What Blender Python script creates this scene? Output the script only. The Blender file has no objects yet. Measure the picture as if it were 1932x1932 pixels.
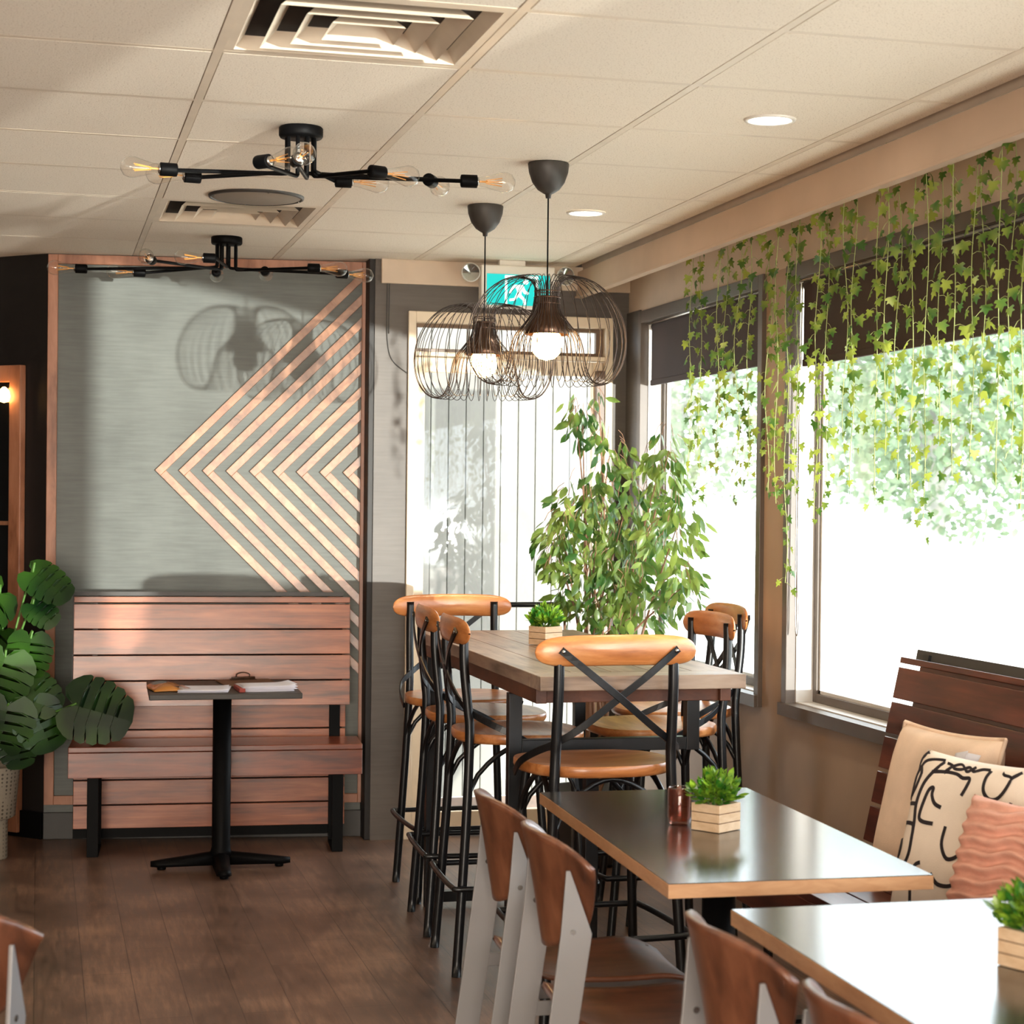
import bpy, math, random
from mathutils import Vector, Matrix
R_ = math.radians
scene = bpy.context.scene
col = scene.collection

# ------------------------------------------------------------------ camera
CAMH = 1.53
F_PX, YAW, PITCH, ROLL, CX, CY = 3691.9, .2709, -.0087, .011, 1097.0, 980.4
_cy, _sy = math.cos(YAW), math.sin(YAW)
_r = Vector((_cy, -_sy, 0)); _f = Vector((_sy, _cy, 0)); _u = Vector((0, 0, 1))
FWD = _f*math.cos(PITCH) + _u*math.sin(PITCH)
_u2 = _u*math.cos(PITCH) - _f*math.sin(PITCH)
RGT = _r*math.cos(ROLL) + _u2*math.sin(ROLL)
UPV = _u2*math.cos(ROLL) - _r*math.sin(ROLL)
cam_data = bpy.data.cameras.new('camera')
cam = bpy.data.objects.new('camera', cam_data); col.objects.link(cam)
cam.matrix_world = Matrix(((RGT.x, UPV.x, -FWD.x, 0), (RGT.y, UPV.y, -FWD.y, 0), (RGT.z, UPV.z, -FWD.z, CAMH), (0, 0, 0, 1)))
cam_data.sensor_width = 36; cam_data.sensor_fit = 'HORIZONTAL'
cam_data.lens = F_PX/1932*36
cam_data.shift_x = (966-CX)/1932; cam_data.shift_y = (CY-966)/1932
cam_data.clip_start = .05; cam_data.clip_end = 300
cam_data.dof.use_dof = True; cam_data.dof.focus_distance = 6.6; cam_data.dof.aperture_fstop = 7.0
scene.camera = cam

# ------------------------------------------------------------------ world, sun, exposure
scene.view_settings.view_transform = 'Standard'; scene.view_settings.look = 'None'
scene.view_settings.gamma = 1; scene.view_settings.use_curve_mapping = False
scene.view_settings.exposure = 1.38
w = bpy.data.worlds.new('sky'); scene.world = w; w.use_nodes = True
bg = w.node_tree.nodes['Background']; bg.inputs[0].default_value = (.88, .94, 1.0, 1); bg.inputs[1].default_value = 3.0


def lamp(name, kind, loc, energy, color, rot=None, target=None, **kw):
    d = bpy.data.lights.new(name, kind); d.energy = energy; d.color = color
    for k, v in kw.items(): setattr(d, k, v)
    o = bpy.data.objects.new(name, d); col.objects.link(o); o.location = loc
    if target is not None:
        o.rotation_euler = (Vector(target)-Vector(loc)).to_track_quat('-Z', 'Y').to_euler()
    elif rot: o.rotation_euler = rot
    return o


# the sun stands high over the street side, an added eave keeps it off the window glass
lamp('sun', 'SUN', (12, -4, 14), 5.0, (1, .95, .86), target=(2.4, 4.8, 0), angle=R_(.6))
# low sun bouncing off a windscreen in the car park, shining in through the side window
lamp('windscreen_glint', 'SPOT', (7.67, -20, .9), 34000, (1, .96, .88), target=(.78, 8.9, 1.75), spot_size=R_(11), spot_blend=.2, shadow_soft_size=.10)
# unseen fill lights added to brighten the room: behind the camera, and warm at left
lamp('rear_fill', 'AREA', (-1.2, -3.4, 1.4), 190, (1, .90, .78), target=(.8, 6, 2.5), shape='RECTANGLE', size=3.2, size_y=1.8)
lamp('warm_left_fill', 'AREA', (-2.2, 4.0, 2.45), 22, (1, .80, .58), rot=(0, 0, 0), shape='RECTANGLE', size=1.6, size_y=5.0)
for nm, yy, sy_, zz, sz_ in (('portal_far', 7.75, 1.6, 1.6, 1.5), ('portal_near', 2.9, 7.5, 1.6, 1.5), ('portal_back', -2.45, 2.4, 1.6, 1.5)):
    o = lamp(nm, 'AREA', (2.80, yy, zz), 1, (1, 1, 1), rot=(0, R_(90), 0), shape='RECTANGLE', size=sz_, size_y=sy_)
    o.data.cycles.is_portal = True
o = lamp('portal_door', 'AREA', (2.08, 8.86, 1.2), 1, (1, 1, 1), rot=(R_(-90), 0, 0), shape='RECTANGLE', size=.9, size_y=2.2)
o.data.cycles.is_portal = True


def at(x, y, X=None, Y=None, Z=None):
    d = FWD*F_PX + RGT*(x-CX) - UPV*(y-CY)
    t = X/d.x if X is not None else Y/d.y if Y is not None else (Z-CAMH)/d.z
    return Vector((d.x*t, d.y*t, CAMH+d.z*t))


# ------------------------------------------------------------------ materials
def lin(c):
    return tuple(((v/255)/12.92 if v/255 <= .04045 else (((v/255)+.055)/1.055)**2.4) for v in c) + (1,)


def newmat(name):
    m = bpy.data.materials.new(name); m.use_nodes = True
    return m, m.node_tree, m.node_tree.nodes['Principled BSDF']


def plain(name, c, rough=.6, metal=0, var=.06, vscale=8, bump=0, bscale=200, spec=.5, coat=0):
    m, nt, b = newmat(name)
    b.inputs['Roughness'].default_value = rough; b.inputs['Metallic'].default_value = metal
    b.inputs['Specular IOR Level'].default_value = spec
    b.inputs['Coat Weight'].default_value = coat
    tc = nt.nodes.new('ShaderNodeTexCoord'); n = nt.nodes.new('ShaderNodeTexNoise')
    n.inputs['Scale'].default_value = vscale; n.inputs['Detail'].default_value = 4
    nt.links.new(tc.outputs['Object'], n.inputs['Vector'])
    r = nt.nodes.new('ShaderNodeValToRGB'); L = lin(c)
    r.color_ramp.elements[0].color = tuple(max(0, v*(1-var*2)) for v in L[:3])+(1,)
    r.color_ramp.elements[1].color = tuple(min(1, v*(1+var*2)) for v in L[:3])+(1,)
    r.color_ramp.elements[0].position = .3; r.color_ramp.elements[1].position = .7
    nt.links.new(n.outputs['Fac'], r.inputs['Fac']); nt.links.new(r.outputs['Color'], b.inputs['Base Color'])
    if bump:
        n2 = nt.nodes.new('ShaderNodeTexNoise'); n2.inputs['Scale'].default_value = bscale
        nt.links.new(tc.outputs['Object'], n2.inputs['Vector'])
        bp = nt.nodes.new('ShaderNodeBump'); bp.inputs['Strength'].default_value = bump; bp.inputs['Distance'].default_value = .003
        nt.links.new(n2.outputs['Fac'], bp.inputs['Height']); nt.links.new(bp.outputs['Normal'], b.inputs['Normal'])
    return m


def wood(name, cols, scale=(1.2, 14, 14), rough=.42, blotch=2.0, coat=0, bump=.15, cross=0):
    """grain runs along the axis with the small scale"""
    m, nt, b = newmat(name)
    N = nt.nodes.new; Lk = nt.links.new
    tc = N('ShaderNodeTexCoord'); mp = N('ShaderNodeMapping'); mp.inputs['Scale'].default_value = scale
    Lk(tc.outputs['Object'], mp.inputs['Vector'])
    n = N('ShaderNodeTexNoise'); n.inputs['Scale'].default_value = 3; n.inputs['Detail'].default_value = 8; n.inputs['Roughness'].default_value = .62
    n.inputs['Distortion'].default_value = .6
    Lk(mp.outputs['Vector'], n.inputs['Vector'])
    n2 = N('ShaderNodeTexNoise'); n2.inputs['Scale'].default_value = blotch; n2.inputs['Detail'].default_value = 3
    mp2 = N('ShaderNodeMapping'); mp2.inputs['Scale'].default_value = tuple(1 + .25*s for s in scale)
    Lk(tc.outputs['Object'], mp2.inputs['Vector']); Lk(mp2.outputs['Vector'], n2.inputs['Vector'])
    mx = N('ShaderNodeMath'); mx.operation = 'MULTIPLY_ADD'; mx.inputs[1].default_value = .55
    ml = N('ShaderNodeMath'); ml.operation = 'MULTIPLY'; ml.inputs[1].default_value = .45
    Lk(n2.outputs['Fac'], ml.inputs[0]); Lk(n.outputs['Fac'], mx.inputs[0]); Lk(ml.outputs[0], mx.inputs[2])
    r = N('ShaderNodeValToRGB'); e = r.color_ramp.elements
    e[0].position = .34; e[0].color = lin(cols[0]); e[1].position = .66; e[1].color = lin(cols[-1])
    if len(cols) == 3:
        k = e.new(.5); k.color = lin(cols[1])
    Lk(mx.outputs[0], r.inputs['Fac']); Lk(r.outputs['Color'], b.inputs['Base Color'])
    b.inputs['Roughness'].default_value = rough; b.inputs['Coat Weight'].default_value = coat; b.inputs['Coat Roughness'].default_value = .2
    if bump:
        bp = N('ShaderNodeBump'); bp.inputs['Strength'].default_value = bump; bp.inputs['Distance'].default_value = .002
        Lk(n.outputs['Fac'], bp.inputs['Height']); Lk(bp.outputs['Normal'], b.inputs['Normal'])
    return m


def emis(name, c, s):
    m, nt, b = newmat(name)
    b.inputs['Emission Color'].default_value = lin(c); b.inputs['Emission Strength'].default_value = s
    b.inputs['Base Color'].default_value = lin(c)
    return m


def leafmat(name, ca, cb, trans=.45, rough=.35, vs=14):
    m, nt, b = newmat(name); N = nt.nodes.new; Lk = nt.links.new
    tc = N('ShaderNodeTexCoord'); n = N('ShaderNodeTexNoise'); n.inputs['Scale'].default_value = vs; n.inputs['Detail'].default_value = 2
    Lk(tc.outputs['Object'], n.inputs['Vector'])
    r = N('ShaderNodeValToRGB'); r.color_ramp.elements[0].position = .38; r.color_ramp.elements[1].position = .64
    r.color_ramp.elements[0].color = lin(ca); r.color_ramp.elements[1].color = lin(cb)
    Lk(n.outputs['Fac'], r.inputs['Fac']); Lk(r.outputs['Color'], b.inputs['Base Color'])
    b.inputs['Roughness'].default_value = rough
    t = N('ShaderNodeBsdfTranslucent'); Lk(r.outputs['Color'], t.inputs['Color'])
    mx = N('ShaderNodeMixShader'); mx.inputs[0].default_value = trans
    Lk(b.outputs[0], mx.inputs[1]); Lk(t.outputs[0], mx.inputs[2]); Lk(mx.outputs[0], nt.nodes['Material Output'].inputs[0])
    return m


def glassmat(name, tint=(1, 1, 1), ior=1.45, haze=0, power=1.0):
    m = bpy.data.materials.new(name); m.use_nodes = True; nt = m.node_tree; nt.nodes.clear(); N = nt.nodes.new; Lk = nt.links.new
    out = N('ShaderNodeOutputMaterial'); t = N('ShaderNodeBsdfTransparent'); t.inputs[0].default_value = tuple(tint)+(1,)
    g = N('ShaderNodeBsdfGlossy'); g.inputs['Roughness'].default_value = .02
    fr = N('ShaderNodeLayerWeight'); fr.inputs[0].default_value = .5
    pw = N('ShaderNodeMath'); pw.operation = 'POWER'; pw.inputs[1].default_value = 3.5; Lk(fr.outputs['Facing'], pw.inputs[0])
    mu = N('ShaderNodeMath'); mu.operation = 'MULTIPLY_ADD'; mu.inputs[1].default_value = .5*power; mu.inputs[2].default_value = .04; Lk(pw.outputs[0], mu.inputs[0])
    mx = N('ShaderNodeMixShader'); Lk(mu.outputs[0], mx.inputs[0]); Lk(t.outputs[0], mx.inputs[1]); Lk(g.outputs[0], mx.inputs[2])
    Lk(mx.outputs[0], out.inputs[0])
    return m


def floormat():
    m, nt, b = newmat('floor_planks'); N = nt.nodes.new; Lk = nt.links.new
    tc = N('ShaderNodeTexCoord'); mp = N('ShaderNodeMapping'); mp.inputs['Rotation'].default_value = (0, 0, R_(90)); Lk(tc.outputs['Object'], mp.inputs[0])
    br = N('ShaderNodeTexBrick'); br.inputs['Scale'].default_value = 1; br.inputs['Brick Width'].default_value = .92; br.inputs['Row Height'].default_value = .15
    br.inputs['Mortar Size'].default_value = .0016; br.inputs['Color1'].default_value = (.35, .35, .35, 1); br.inputs['Color2'].default_value = (.65, .65, .65, 1); br.inputs['Mortar'].default_value = (0, 0, 0, 1)
    br.offset = .37
    Lk(mp.outputs[0], br.inputs['Vector'])
    mp2 = N('ShaderNodeMapping'); mp2.inputs['Scale'].default_value = (16, 1.6, 1); Lk(tc.outputs['Object'], mp2.inputs[0])
    n = N('ShaderNodeTexNoise'); n.inputs['Scale'].default_value = 3.2; n.inputs['Detail'].default_value = 9; n.inputs['Roughness'].default_value = .7; Lk(mp2.outputs[0], n.inputs['Vector'])
    n2 = N('ShaderNodeTexNoise'); n2.inputs['Scale'].default_value = 2.2; n2.inputs['Detail'].default_value = 4; Lk(tc.outputs['Object'], n2.inputs['Vector'])
    a = N('ShaderNodeMath'); a.operation = 'MULTIPLY_ADD'; a.inputs[1].default_value = .5; Lk(n.outputs['Fac'], a.inputs[0])
    a2 = N('ShaderNodeMath'); a2.operation = 'MULTIPLY'; a2.inputs[1].default_value = .5; Lk(n2.outputs['Fac'], a2.inputs[0]); Lk(a2.outputs[0], a.inputs[2])
    a3 = N('ShaderNodeMath'); a3.operation = 'MULTIPLY_ADD'; a3.inputs[1].default_value = .16; Lk(br.outputs['Color'], a3.inputs[0]); Lk(a.outputs[0], a3.inputs[2])
    r = N('ShaderNodeValToRGB'); e = r.color_ramp.elements
    e[0].position = .40; e[0].color = lin((66, 50, 43)); e[1].position = .76; e[1].color = lin((160, 126, 104)); k = e.new(.58); k.color = lin((110, 85, 72))
    Lk(a3.outputs[0], r.inputs['Fac'])
    mm = N('ShaderNodeMixRGB'); mm.blend_type = 'MULTIPLY'; mm.inputs[0].default_value = .3
    gt = N('ShaderNodeMath'); gt.operation = 'GREATER_THAN'; gt.inputs[1].default_value = .1; Lk(br.outputs['Color'], gt.inputs[0])
    Lk(r.outputs[0], mm.inputs[1]); Lk(gt.outputs[0], mm.inputs[2]); Lk(mm.outputs[0], b.inputs['Base Color'])
    rr = N('ShaderNodeMapRange'); rr.inputs['To Min'].default_value = .24; rr.inputs['To Max'].default_value = .46; Lk(n.outputs['Fac'], rr.inputs['Value']); Lk(rr.outputs[0], b.inputs['Roughness'])
    bp = N('ShaderNodeBump'); bp.inputs['Strength'].default_value = .25; bp.inputs['Distance'].default_value = .002; Lk(n.outputs['Fac'], bp.inputs['Height']); Lk(bp.outputs[0], b.inputs['Normal'])
    return m


def tilemat():
    m, nt, b = newmat('ceiling_tile'); N = nt.nodes.new; Lk = nt.links.new
    tc = N('ShaderNodeTexCoord')
    v = N('ShaderNodeTexNoise'); v.inputs['Scale'].default_value = 210; v.inputs['Detail'].default_value = 2; Lk(tc.outputs['Object'], v.inputs['Vector'])
    r = N('ShaderNodeValToRGB'); e = r.color_ramp.elements; e[0].position = .30; e[0].color = lin((186, 168, 144)); e[1].position = .40; e[1].color = lin((238, 226, 208))
    Lk(v.outputs['Fac'], r.inputs['Fac']); Lk(r.outputs[0], b.inputs['Base Color']); b.inputs['Roughness'].default_value = .9
    bp = N('ShaderNodeBump'); bp.inputs['Strength'].default_value = .3; bp.inputs['Distance'].default_value = .002; Lk(v.outputs['Fac'], bp.inputs['Height']); Lk(bp.outputs[0], b.inputs['Normal'])
    return m


def graywall(name, ca, cb):
    """brushed plaster paint with faint horizontal trowel lines"""
    m, nt, b = newmat(name); N = nt.nodes.new; Lk = nt.links.new
    tc = N('ShaderNodeTexCoord'); mp = N('ShaderNodeMapping'); mp.inputs['Scale'].default_value = (4, 4, 60); Lk(tc.outputs['Object'], mp.inputs[0])
    n = N('ShaderNodeTexNoise'); n.inputs['Scale'].default_value = 1.5; n.inputs['Detail'].default_value = 6; Lk(mp.outputs[0], n.inputs['Vector'])
    n2 = N('ShaderNodeTexNoise'); n2.inputs['Scale'].default_value = 2.6; n2.inputs['Detail'].default_value = 5; Lk(tc.outputs['Object'], n2.inputs['Vector'])
    a = N('ShaderNodeMath'); a.operation = 'MULTIPLY_ADD'; a.inputs[1].default_value = .35; Lk(n.outputs['Fac'], a.inputs[0])
    a2 = N('ShaderNodeMath'); a2.operation = 'MULTIPLY'; a2.inputs[1].default_value = .65; Lk(n2.outputs['Fac'], a2.inputs[0]); Lk(a2.outputs[0], a.inputs[2])
    r = N('ShaderNodeValToRGB'); e = r.color_ramp.elements; e[0].position = .35; e[0].color = lin(ca); e[1].position = .65; e[1].color = lin(cb)
    Lk(a.outputs[0], r.inputs['Fac']); Lk(r.outputs[0], b.inputs['Base Color']); b.inputs['Roughness'].default_value = .5
    bp = N('ShaderNodeBump'); bp.inputs['Strength'].default_value = .2; bp.inputs['Distance'].default_value = .002; Lk(n.outputs['Fac'], bp.inputs['Height']); Lk(bp.outputs[0], b.inputs['Normal'])
    return m


def perfmat(name, base, hole, sc):
    m, nt, b = newmat(name); N = nt.nodes.new; Lk = nt.links.new
    tc = N('ShaderNodeTexCoord'); v = N('ShaderNodeTexVoronoi'); v.inputs['Scale'].default_value = sc; v.inputs['Randomness'].default_value = 0; Lk(tc.outputs['Object'], v.inputs['Vector'])
    r = N('ShaderNodeValToRGB'); e = r.color_ramp.elements; e[0].position = .28; e[0].color = lin(hole); e[1].position = .36; e[1].color = lin(base)
    Lk(v.outputs['Distance'], r.inputs['Fac']); Lk(r.outputs[0], b.inputs['Base Color']); b.inputs['Roughness'].default_value = .6
    return m


M = {}
M['tile'] = tilemat()
M['cream_metal'] = plain('cream_painted_metal', (222, 206, 184), .45, var=.03)
M['plenum'] = plain('dark_plenum', (36, 26, 20), .9)
M['cream_wall'] = plain('cream_wall_paint', (206, 186, 164), .7, var=.04, vscale=5, bump=.05)
M['tan_wall'] = plain('tan_wall_paint', (168, 142, 118), .6, var=.04, vscale=3, bump=.05)
M['valance'] = plain('valance_paint', (196, 170, 146), .6, var=.03, vscale=4)
M['gray_panel'] = graywall('gray_plaster', (84, 88, 84), (108, 113, 108))
M['gray_wall'] = graywall('gray_wall_paint', (78, 71, 65), (96, 88, 81))
M['black_wall'] = plain('black_wall_paint', (22, 17, 15), .55, var=.1)
M['floor'] = floormat()
M['taupe'] = plain('taupe_window_frame', (92, 80, 70), .4, var=.05)
M['jamb'] = plain('pale_window_jamb', (200, 196, 190), .35, var=.03)
M['door_frame'] = plain('cream_door_frame', (226, 208, 182), .4, var=.03)
M['brown_frame'] = plain('brown_transom_frame', (112, 88, 68), .4)
M['blind'] = plain('brown_blind_cloth', (62, 46, 40), .8, var=.12, vscale=3, bump=.2, bscale=600)
M['steel_rod'] = plain('brushed_rod', (170, 165, 160), .25, metal=.9)
M['black_metal'] = plain('black_powder_coat', (15, 17, 20), .33, metal=.2, var=.1, spec=.6)
M['black_satin'] = plain('black_satin_iron', (11, 11, 12), .5, metal=0, var=.1, spec=.08)
M['charcoal'] = plain('charcoal_edge', (62, 60, 58), .5)
M['silver'] = plain('silver_powder_coat', (140, 138, 138), .42, metal=.45, var=.03, vscale=3)
M['chevron_wood'] = wood('copper_stained_wood', [(88, 54, 35), (148, 98, 66), (182, 132, 96)], (5, 5, 5), .3, 3, coat=.35)
M['frame_wood'] = wood('frame_stained_wood', [(120, 74, 50), (168, 112, 82), (190, 134, 104)], (6, 6, 1.2), .38, 3)
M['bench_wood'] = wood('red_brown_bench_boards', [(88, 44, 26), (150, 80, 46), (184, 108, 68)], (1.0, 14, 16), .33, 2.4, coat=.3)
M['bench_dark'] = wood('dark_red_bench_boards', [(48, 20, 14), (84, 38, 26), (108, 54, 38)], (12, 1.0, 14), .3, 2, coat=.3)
M['bench_seat'] = wood('shaded_seat_boards', [(74, 32, 18), (122, 58, 34), (148, 78, 48)], (1.0, 12, 12), .28, 2.4, coat=.35)  # darker copy of the bench boards, shade low on the bench put into the colour
M['stool_wood'] = wood('honey_stool_wood', [(150, 86, 42), (190, 120, 66), (212, 148, 92)], (2, 14, 14), .32, 3, coat=.3)
M['rustic_top'] = wood('grey_brown_tabletop', [(92, 74, 60), (142, 118, 98), (168, 146, 124)], (14, 1.2, 10), .36, 3, coat=.15, bump=.3)
M['rustic_end'] = wood('grey_brown_end_board', [(104, 86, 72), (156, 134, 116), (176, 156, 138)], (1.2, 14, 12), .36, 3, coat=.15, bump=.3)
M['rustic_apron'] = wood('dark_brown_apron', [(70, 38, 24), (112, 66, 44)], (6, 3, 8), .45, 3)
M['laminate'] = wood('black_brown_laminate', [(26, 24, 22), (44, 41, 38)], (2, 22, 6), .17, 4, coat=.25, bump=.04)
M['edge_wood'] = wood('pale_edge_band', [(176, 128, 88), (206, 162, 122)], (4, 4, 20), .4, 3)
M['walnut_ply'] = wood('walnut_plywood', [(62, 35, 23), (98, 58, 39), (124, 79, 55)], (8, 2, 3), .34, 3, coat=.25, bump=.05)
M['crate'] = wood('pale_pine', [(200, 168, 132), (226, 202, 172)], (10, 10, 22), .6, 3)
M['groove'] = plain('dark_groove', (98, 66, 44), .8)
M['ivy'] = leafmat('ivy_leaf', (62, 96, 36), (150, 160, 62), .42, .45, vs=9)
M['ivy_stem'] = plain('ivy_stem', (150, 160, 96), .6)
M['ficus'] = leafmat('ficus_leaf', (58, 98, 44), (142, 162, 78), .38, .3, vs=7)
M['ficus_bark'] = plain('ficus_bark', (150, 112, 88), .8)
M['monstera'] = leafmat('monstera_leaf', (16, 44, 16), (52, 92, 26), .2, .3, vs=4)
M['mon_stem'] = plain('monstera_stem', (78, 120, 48), .5)
M['boxwood'] = leafmat('boxwood_leaf', (44, 104, 30), (140, 176, 52), .35, .3, vs=40)
M['soil'] = plain('potting_soil', (48, 34, 26), .95, bump=.5)
M['basket'] = perfmat('woven_basket', (150, 140, 124), (84, 76, 66), 60)
M['grille'] = perfmat('speaker_mesh', (138, 126, 112), (60, 52, 46), 160)
M['glass'] = glassmat('window_glass', (.97, .99, .99), power=.6)
M['bulb_glass'] = glassmat('bulb_glass', (.985, .97, .95), power=1.8)
M['pink_glass'] = glassmat('pink_glass', (.90, .62, .54), power=1.6)
M['filament'] = plain('amber_filament', (236, 168, 84), .3, var=.02)
M['lit_bulb'] = emis('lit_bulb', (255, 196, 120), 26)
M['downlight'] = emis('downlight_lens', (255, 244, 226), 9)
M['bronze'] = plain('dark_bronze_metal', (70, 48, 34), .35, metal=.7)
M['wire'] = plain('black_cage_wire', (44, 32, 26), .4, metal=.5)
M['cup'] = plain('charcoal_cup', (58, 54, 50), .5)
M['white_plastic'] = plain('white_plastic', (232, 226, 216), .4, var=.02)
M['teal'] = emis('teal_sign_face', (0, 160, 158), .55)
M['sign_white'] = emis('sign_white', (236, 255, 244), .8)
M['reflector'] = plain('lamp_reflector', (200, 200, 196), .15, metal=.9)
M['paper'] = plain('white_paper', (226, 226, 236), .7, var=.02)
M['amber'] = plain('amber_plastic', (180, 118, 52), .3)
M['clip_brown'] = plain('brown_hardboard', (96, 66, 44), .6)
M['red_edge'] = plain('red_cardboard', (150, 58, 48), .6)
M['cushion_cream'] = plain('cream_linen', (232, 206, 182), .9, var=.05, vscale=10, bump=.3, bscale=400)
M['cushion_print'] = plain('cream_canvas', (240, 226, 210), .85, var=.03, bump=.2, bscale=500)
M['print_black'] = plain('black_print', (38, 30, 34), .85)
M['cushion_pink'] = plain('pink_fringed_cloth', (222, 168, 148), .95, var=.05, vscale=30, bump=.5, bscale=260)
M['siding'] = plain('pale_siding', (132, 130, 124), .7, var=.03)
M['seam'] = plain('siding_seam', (36, 34, 32), .8)
M['concrete'] = plain('pale_pavement', (206, 204, 198), .85, var=.05, vscale=2)
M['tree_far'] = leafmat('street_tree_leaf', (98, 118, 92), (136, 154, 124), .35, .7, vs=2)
M['bark'] = plain('street_bark', (160, 158, 152), .9)
M['lamp_glow'] = emis('small_lamp_glow', (255, 190, 110), 10)
M['ext_dark'] = plain('roof_underside', (150, 140, 128), .8)
M['asphalt'] = plain('parking_asphalt', (150, 150, 150), .9)
M['car'] = plain('pale_blue_car', (150, 176, 196), .2, metal=.3, coat=1)
M['screw'] = plain('steel_screw', (190, 188, 184), .25, metal=1)


# ------------------------------------------------------------------ mesh builder
class MB:
    def __init__(s): s.v = []; s.f = []; s.sm = []

    def add(s, vs, fs, smooth=False, T=None):
        b = len(s.v)
        for p in vs:
            p = Vector(p); s.v.append(T @ p if T else p)
        for f in fs: s.f.append(tuple(i+b for i in f)); s.sm.append(smooth)
        return s

    def box(s, x0, x1, y0, y1, z0, z1, T=None):
        return s.add([(x0, y0, z0), (x1, y0, z0), (x1, y1, z0), (x0, y1, z0), (x0, y0, z1), (x1, y0, z1), (x1, y1, z1), (x0, y1, z1)],
                     [(0, 3, 2, 1), (4, 5, 6, 7), (0, 1, 5, 4), (1, 2, 6, 5), (2, 3, 7, 6), (3, 0, 4, 7)], T=T)

    def prism(s, poly, d0, d1, plane='xz', T=None, smooth=False):
        """extrude a 2-D outline between d0 and d1 along the third axis"""
        n = len(poly); vs = []
        for d in (d0, d1):
            for a, b in poly:
                vs.append({'xz': (a, d, b), 'xy': (a, b, d), 'yz': (d, a, b)}[plane])
        fs = [tuple(range(n))[::-1], tuple(range(n, 2*n))] + [(i, (i+1) % n, n+(i+1) % n, n+i) for i in range(n)]
        if plane == 'xz': fs = [f[::-1] for f in fs]
        b = len(s.v); s.add(vs, fs, T=T)
        if smooth:
            for k in range(len(s.sm)-n, len(s.sm)): s.sm[k] = True
        return s

    def lathe(s, prof, n=24, T=None, smooth=True, cap=True):
        vs = []; fs = []
        for r, z in prof:
            for k in range(n):
                a = 2*math.pi*k/n; vs.append((r*math.cos(a), r*math.sin(a), z))
        for j in range(len(prof)-1):
            for k in range(n):
                a, b2 = j*n+k, j*n+(k+1) % n; fs.append((a, b2, b2+n, a+n))
        s.add(vs, fs, smooth, T)
        if cap:
            b = len(s.v)-len(vs)
            if prof[0][0] > 1e-4: s.f.append(tuple(b+k for k in range(n))[::-1]); s.sm.append(False)
            if prof[-1][0] > 1e-4: s.f.append(tuple(b+(len(prof)-1)*n+k for k in range(n))); s.sm.append(False)
        return s

    def tube(s, pts, r, n=8, closed=False, T=None, flat=None):
        """flat=(w,t): rectangular strap instead of a round tube"""
        P = [Vector(p) for p in pts]; N = len(P); rings = []
        up = None
        for i in range(N):
            if closed: t = (P[(i+1) % N]-P[i-1])
            else: t = P[min(i+1, N-1)]-P[max(i-1, 0)]
            t.normalize()
            if up is None:
                up = Vector((0, 0, 1)) if abs(t.z) < .9 else Vector((0, 1, 0))
            side = t.cross(up)
            if side.length < 1e-5: side = t.cross(Vector((1, 0, 0)))
            side.normalize(); up = side.cross(t).normalized()
            rr = r[i] if isinstance(r, (list, tuple)) else r
            rings.append([P[i] + side*math.cos(2*math.pi*k/n)*rr + up*math.sin(2*math.pi*k/n)*rr for k in range(n)])
        vs = [p for ring in rings for p in ring]; fs = []
        m = N if closed else N-1
        for i in range(m):
            for k in range(n):
                a = i*n+k; b = i*n+(k+1) % n; c = ((i+1) % N)*n+(k+1) % n; d = ((i+1) % N)*n+k
                fs.append((a, b, c, d))
        s.add(vs, fs, True, T)
        if not closed:
            b = len(s.v)-len(vs)
            s.f.append(tuple(b+k for k in range(n))); s.sm.append(False)
            s.f.append(tuple(b+(N-1)*n+k for k in range(n))[::-1]); s.sm.append(False)
        return s

    def strap(s, pts, nrm, wd, th, T=None):
        """flat strap: nrm = list of face normals along the path"""
        P = [Vector(p) for p in pts]; N = len(P); vs = []; fs = []
        for i in range(N):
            t = (P[min(i+1, N-1)]-P[max(i-1, 0)]).normalized(); n = Vector(nrm[i]).normalized(); sd = t.cross(n).normalized(); n = sd.cross(t).normalized()
            for a, b in ((-1, -1), (1, -1), (1, 1), (-1, 1)): vs.append(P[i]+sd*a*wd/2+n*b*th/2)
        for i in range(N-1):
            for k in range(4): fs.append((i*4+k, i*4+(k+1) % 4, (i+1)*4+(k+1) % 4, (i+1)*4+k))
        fs += [(0, 1, 2, 3), tuple((N-1)*4+k for k in (3, 2, 1, 0))]
        return s.add(vs, fs, False, T)

    def surf(s, fn, nu, nv, th=None, T=None):
        """grid surface fn(u,v)->point; with th, a closed shell of that thickness"""
        pts = [[Vector(fn(i/nu, j/nv)) for j in range(nv+1)] for i in range(nu+1)]
        vs = [p for row in pts for p in row]; fs = []
        W = nv+1
        for i in range(nu):
            for j in range(nv): fs.append((i*W+j, (i+1)*W+j, (i+1)*W+j+1, i*W+j+1))
        if th:
            nrm = []
            for i in range(nu+1):
                for j in range(nv+1):
                    du = pts[min(i+1, nu)][j]-pts[max(i-1, 0)][j]; dv = pts[i][min(j+1, nv)]-pts[i][max(j-1, 0)]
                    nn = du.cross(dv); nrm.append(nn.normalized() if nn.length > 1e-9 else Vector((0, 0, 1)))
            K = len(vs); vs = vs + [vs[i]-nrm[i]*th for i in range(K)]
            fs += [tuple(K+q for q in f[::-1]) for f in fs]
            for i in range(nu):
                a, b = i*W, (i+1)*W; fs.append((a, a+K, b+K, b)); a, b = i*W+nv, (i+1)*W+nv; fs.append((b, b+K, a+K, a))
            for j in range(nv):
                a, b = j, j+1; fs.append((b, b+K, a+K, a)); a, b = nu*W+j, nu*W+j+1; fs.append((a, a+K, b+K, b))
        return s.add(vs, fs, True, T)

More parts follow.
